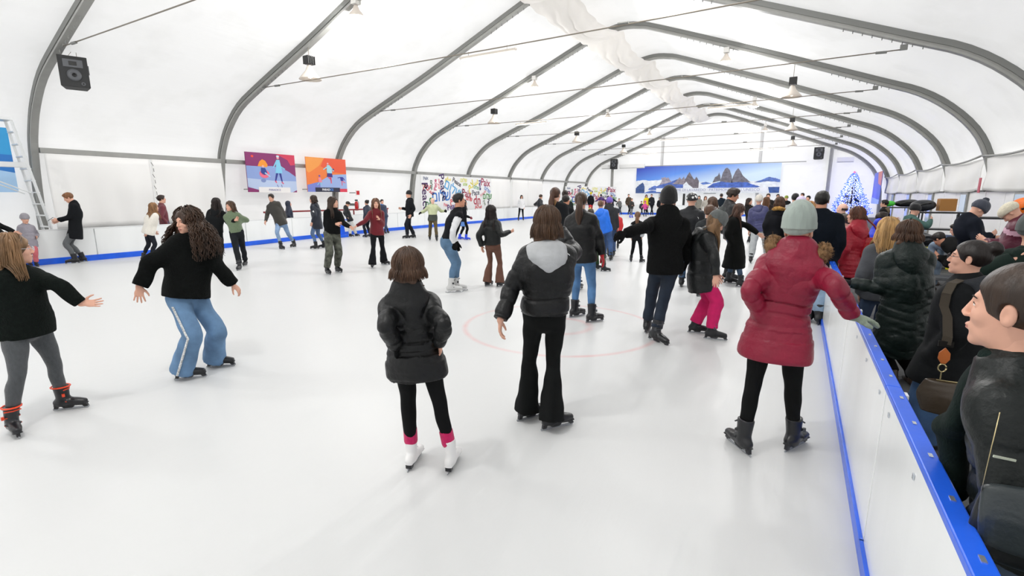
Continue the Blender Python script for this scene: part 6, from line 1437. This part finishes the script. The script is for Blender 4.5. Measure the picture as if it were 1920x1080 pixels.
# --- shoulder bag of the woman with glasses: strap, leather tag, ring, bag body
p = PL['B7']; g = p['g0']
e = empty('shoulder_bag', plane_pt(g, 1800, 700, .3), 'brown bag on an olive strap with tan tag, worn by the woman with glasses', 'bag'); o_ = np.array(e.location)
dd = .25
Lv = p['lf']; Rw = .155 * p['s'] * 1.1 + .06
zz = np.array([0, 0, 1.0])
S_ = [p['shL'] - Lv * .05 + zz * .10 - o_, p['shL'] + Lv * .06 + zz * .085 - o_, p['shL'] + Lv * .112 + zz * .02 - o_, p['shL'] + Lv * .118 - zz * .06 - o_, p['shL'] * .5 + p['eL'] * .5 + Lv * .10 - o_, p['eL'] + Lv * .105 - o_, p['eL'] + Lv * .11 - zz * .05 - o_]
def ribbon(pts, w, th, name, m, par, wd):
    mb = MB(); wd = Vector(wd)
    for a_, b_ in zip(pts, pts[1:]):
        a_, b_ = Vector(a_), Vector(b_); n_ = (b_ - a_).cross(wd).normalized() * th / 2
        mb.add([a_ - wd * w / 2 - n_, a_ + wd * w / 2 - n_, b_ + wd * w / 2 - n_, b_ - wd * w / 2 - n_, a_ - wd * w / 2 + n_, a_ + wd * w / 2 + n_, b_ + wd * w / 2 + n_, b_ - wd * w / 2 + n_], [(0, 1, 2, 3), (4, 7, 6, 5), (0, 4, 5, 1), (1, 5, 6, 2), (2, 6, 7, 3), (3, 7, 4, 0)])
    return mb.build(name, m, par)
ribbon(S_, .05, .006, 'strap', mat('olive_webbing', '#3a3226', .8, .5, 200, bdist=.002), e, p['fw'])
b0 = S_[-1]
ribbon([b0 + np.array([0, 0, .02]), b0 - np.array([0, 0, .015])], .075, .012, 'slider', mat('dark_metal', '#2c2a28', .3, metal=.8), e, (1, 0, 0))
mb = MB(); mb.prism([(0, 0), (.028, -.035), (.03, -.075), (.012, -.105), (-.012, -.105), (-.03, -.075), (-.028, -.035)], b0 + np.array([0, -.012, -.02]), (1, 0, 0), (0, 0, 1), (0, 1, 0), .012); mb.build('leather_tag', cloth('leather', '#b5622a'), e, bevel=.003)
cc = b0 + np.array([0, -.006, -.155]); MB().tube([(cc[0] + .02 * math.cos(k * .5236), cc[1], cc[2] + .026 * math.sin(k * .5236)) for k in range(13)], .0045, 6).build('ring', mat('brass', '#c9b98c', .25, metal=.9), e, smooth=True)
MB().tube([cc - np.array([0, 0, .026]), cc - np.array([0, 0, .075])], .004, 6).build('clasp', mat('brass', '#c9b98c', .25, metal=.9), e)
f = Field(); bc = cc + np.array([.07, .06, -.2]); f.tube([bc - np.array([0, 0, .12]), bc, bc + np.array([0, 0, .10])], [.14, .15, .12], [.05, .055, .035], np.array([1, 0, 0]), k=0, flat0=True, flat1=True, fold=(16, .008))
V_, Q_ = f.mesh(.008); link_mesh('bag_body', np_mesh('bag_body', V_, Q_), cloth('leather', '#3f3428'), e)
MB().tube([bc + np.array([-.08, -.02, .105]), bc + np.array([.08, -.02, .105])], .004, 5).build('zip', mat('brass', '#c9b98c', .25, metal=.9), e)

# --- black satchel of the woman in profile
p = PL['B8']; g = p['g0']; c = gy(1858, 968, p['pc'][1] - .24); c[0] = max(c[0], .635)
e = empty('satchel', c, 'black leather satchel with a flap on a thin chain, lower right corner', 'bag')
f = Field(); f.tube([np.array([0, 0, -.085]), np.array([0, 0, 0]), np.array([0, 0, .07])], [.155, .15, .14], [.045, .05, .035], np.array([1, 0, 0]), k=0, flat1=True)
V_, Q_ = f.mesh(.007); link_mesh('bag_body', np_mesh('bag_body', V_, Q_), cloth('leather', '#101314'), e)
f = Field(); f.tube([np.array([0, -.034, -.045]), np.array([0, -.036, .02]), np.array([0, -.020, .082])], [.14, .148, .146], [.026, .024, .026], np.array([1, 0, 0]), k=0, flat1=False, sq=3)
V_, Q_ = f.mesh(.006); link_mesh('flap', np_mesh('flap', V_, Q_), cloth('leather', '#2b3234'), e)
MB().tube([(-.145, -.02, .06), (-.15, -.04, .14), (-.15, -.045, .22), (-.14, -.02, .30)], .0012, 6).build('chain', mat('brass', '#c9b98c', .25, metal=.9), e, smooth=True)
# scarf end hanging over the chest, and sleeve badge
f = Field(); sh = p['shR']; f.tube([p['neck'] - p['fws'] * -.08 - p['sp'] * .02, p['shc'] + p['fws'] * .15 + p['lfs'] * -.02 - p['sp'] * .10, p['chest'] + p['fws'] * .20 - p['lfs'] * .05 - p['sp'] * .05, p['chest'] + p['fws'] * .21 - p['lfs'] * .07 - p['sp'] * .26], [.075, .08, .075, .07], [.04, .045, .04, .03], p['lfs'], k=0, fold=(22, .012))
V_, Q_ = f.mesh(.008); link_mesh('scarf_end', np_mesh('scarf_end', V_ - p['org'], Q_), cloth('knit', '#0f1c19'), p['root'])
f = Field(); f.tube([p['neck'] - p['sp'] * .03, p['neck'] + p['sp'] * .035], [.086, .070], [.088, .074], p['lfs'], k=0, fold=(26, .006), flat1=True)
V_, Q_ = f.mesh(.006); link_mesh('neck_warmer', np_mesh('neck_warmer', V_ - p['org'], Q_), cloth('knit', '#20253f'), p['root'])

# --- shelf rack, boxes, bags, crates, bench on the spectator side
M_RACK = mat('rack_black', '#1d1e20', .4)
def rack(x, y, w, d, h, n, lab, rz=0):
    e = empty('shelf_rack', (x, y, 0), lab, 'shelf'); e.rotation_euler = (0, 0, rz)
    for sx in (-1, 1):
        for sy in (-1, 1): MB().box((sx * w / 2, sy * d / 2, h / 2), (.04, .04, h)).build('post', M_RACK, e)
    for k in range(n): MB().box((0, 0, .15 + (h - .17) * k / (n - 1)), (w, d, .035)).build('shelf', M_RACK, e)
    return e
R1 = gy(1757, 397, 16.0); R2 = gy(1692, 388, 20.5); R3 = gy(1893, 407, 12.0)
rack(R1[0], 16.0, .95, .5, R1[2], 4, 'black shelf rack carrying the brown box, next to the doors')
rack(R2[0], 20.5, 1.0, .5, R2[2], 3, 'black shelf rack farther back, right of the man with the tan hood')
rack(R3[0] + .35, 12.0, 1.6, .5, R3[2], 3, 'black shelf rack under the orange bag at the right')
e = empty('cardboard_box', (R1[0] + .15, 15.95, R1[2] + .01), 'tan cardboard box on top of the black shelf rack', 'box')
MB().box((0, 0, .16), (.32, .36, .3)).build('carton', mat('cardboard', '#a0703a', .85, .2, 30), e, bevel=.01); MB().box((0, 0, .312), (.32, .05, .004)).build('tape', mat('tape', '#c9a878', .4), e)
def bagobj(name, lab, x, y, z, rx, ry, rz_, c, cat='bag', strap=True):
    e = empty(name, (x, y, z), lab, cat)
    f = Field(); f.ell(np.array([0, 0, rz_ * .92]), np.array([rx, ry, rz_]), None, k=0, noise=(11, .02)); V_, Q_ = f.mesh(.018); V_[:, 2] = np.maximum(V_[:, 2], .0)
    link_mesh('bag_body', np_mesh('bag_body', V_, Q_), cloth('nylon', c), e)
    if strap: MB().tube([(-rx * .6, -ry * .75, rz_ * .7), (-rx * .1, -ry * 1.02, rz_ * 1.2), (rx * .55, -ry * .75, rz_ * 1.45)], .018, 6).build('strap', M_BLACKP, e, smooth=True)
    return e
bagobj('duffel_bag', 'black bag beside the tan cardboard box on the shelf rack', R1[0] - .32, 15.9, R1[2] + .01, .26, .2, .15, '#24262b')
bagobj('backpack', 'bright orange backpack on the shelf at the right edge', R3[0] + .25, 11.9, R3[2] + .01, .32, .22, .19, '#e8701c')
bagobj('duffel_bag', 'dark coat bundle on the middle shelf under the cardboard box', R1[0], 16.0, R1[2] * .4, .36, .2, .13, '#23252a')
bagobj('backpack', 'grey and white bag lying on the blue bench', 2.55, 12.9, .52, .28, .2, .14, '#9a9da2')
bagobj('duffel_bag', 'black bag on the floor rack farther back with a green cloth', R2[0] + .1, 20.4, R2[2] + .01, .35, .2, .12, '#1d1e20')
o = bagobj('folded_cloth', 'bright green cloth on the farther shelf rack', R2[0] - .4, 20.3, R2[2] + .01, .18, .14, .1, '#49c83e', 'cloth', False)
e = empty('bench', (2.6, 13.0, 0), 'blue bench with bags on it on the spectator side', 'bench')
MB().box((0, 0, .46), (2.6, .5, .08)).build('seat', mat('bench_blue', '#2257ae', .4), e, bevel=.01)
for x in (-1.2, 1.2):
    for y in (-.18, .18): MB().box((x, y, .21), (.06, .06, .42)).build('leg', M_RACK, e)
e = _b = PL['B12']['pc']
e = empty('bench', (_b[0], _b[1], 0), 'low bench under the person lacing skates', 'bench')
MB().box((0, 0, .30), (1.1, .4, .06)).build('seat', mat('bench_grey', '#5b5d60', .5), e, bevel=.01)
for x in (-.45, .45): MB().box((x, 0, .135), (.06, .36, .27)).build('leg', M_RACK, e)
def crate(x, y, z, rz, lab, c='#d9d52a'):
    e = empty('plastic_crate', (x, y, z), lab, 'crate'); e.rotation_euler = (0, 0, rz); m = mat('crate_yellow', c, .4)
    for sx, sy, w, d in ((-.19, 0, .015, .28), (.19, 0, .015, .28), (0, -.14, .38, .015), (0, .14, .38, .015)):
        mb = MB()
        for z_ in (.015, .12, .235): mb.box((sx, sy, z_), (max(w, .016), max(d, .016), .03))
        for t_ in np.linspace(-.5, .5, 4): mb.box((sx + (w * t_ if w > .1 else 0), sy + (d * t_ if d > .1 else 0), .125), (.03 if w > .1 else .016, .03 if d > .1 else .016, .24))
        mb.build('side', m, e)
    MB().box((0, 0, .008), (.37, .27, .014)).build('base', m, e)
_c = gz(1755, 474, .3)
crate(_c[0], _c[1], .26, .3, 'yellow plastic crate, upper one of the stack beside the seated person'); crate(_c[0], _c[1], 0, .3, 'yellow plastic crate, lower one of the stack beside the seated person'); _c = gz(1797, 497, .12)
crate(_c[0], _c[1], .0, -.4, 'yellow plastic crate on the floor below the feet of the seated person')
e = empty('blue_barrier', (4.3, 15.6, 0), 'low blue barrier panel in front of the right wall doors', 'barrier'); MB().box((0, 0, .45), (.06, 2.4, .5)).build('panel', mat('bench_blue', '#2257ae', .4), e); 
for y in (-1.1, 1.1): MB().box((0, y, .2), (.06, .06, .4)).build('leg', M_RACK, e)

# pale strip on the sleeve of the woman in profile
p = PL['B8']; a_ = p['shL'] + (p['eL'] - p['shL']) * .5; n_ = nrm(-(a_ - CAMP)); MB().box(Vector([float(x) for x in (a_ + n_ * .085 - p['org'])]), (.05, .004, .006), M=Matrix.Rotation(math.radians(15), 3, 'Z') @ Matrix.Rotation(.12, 3, 'Y')).build('sleeve_tag', mat('pale_tag', '#b9bfae', .5), p['jacket'])
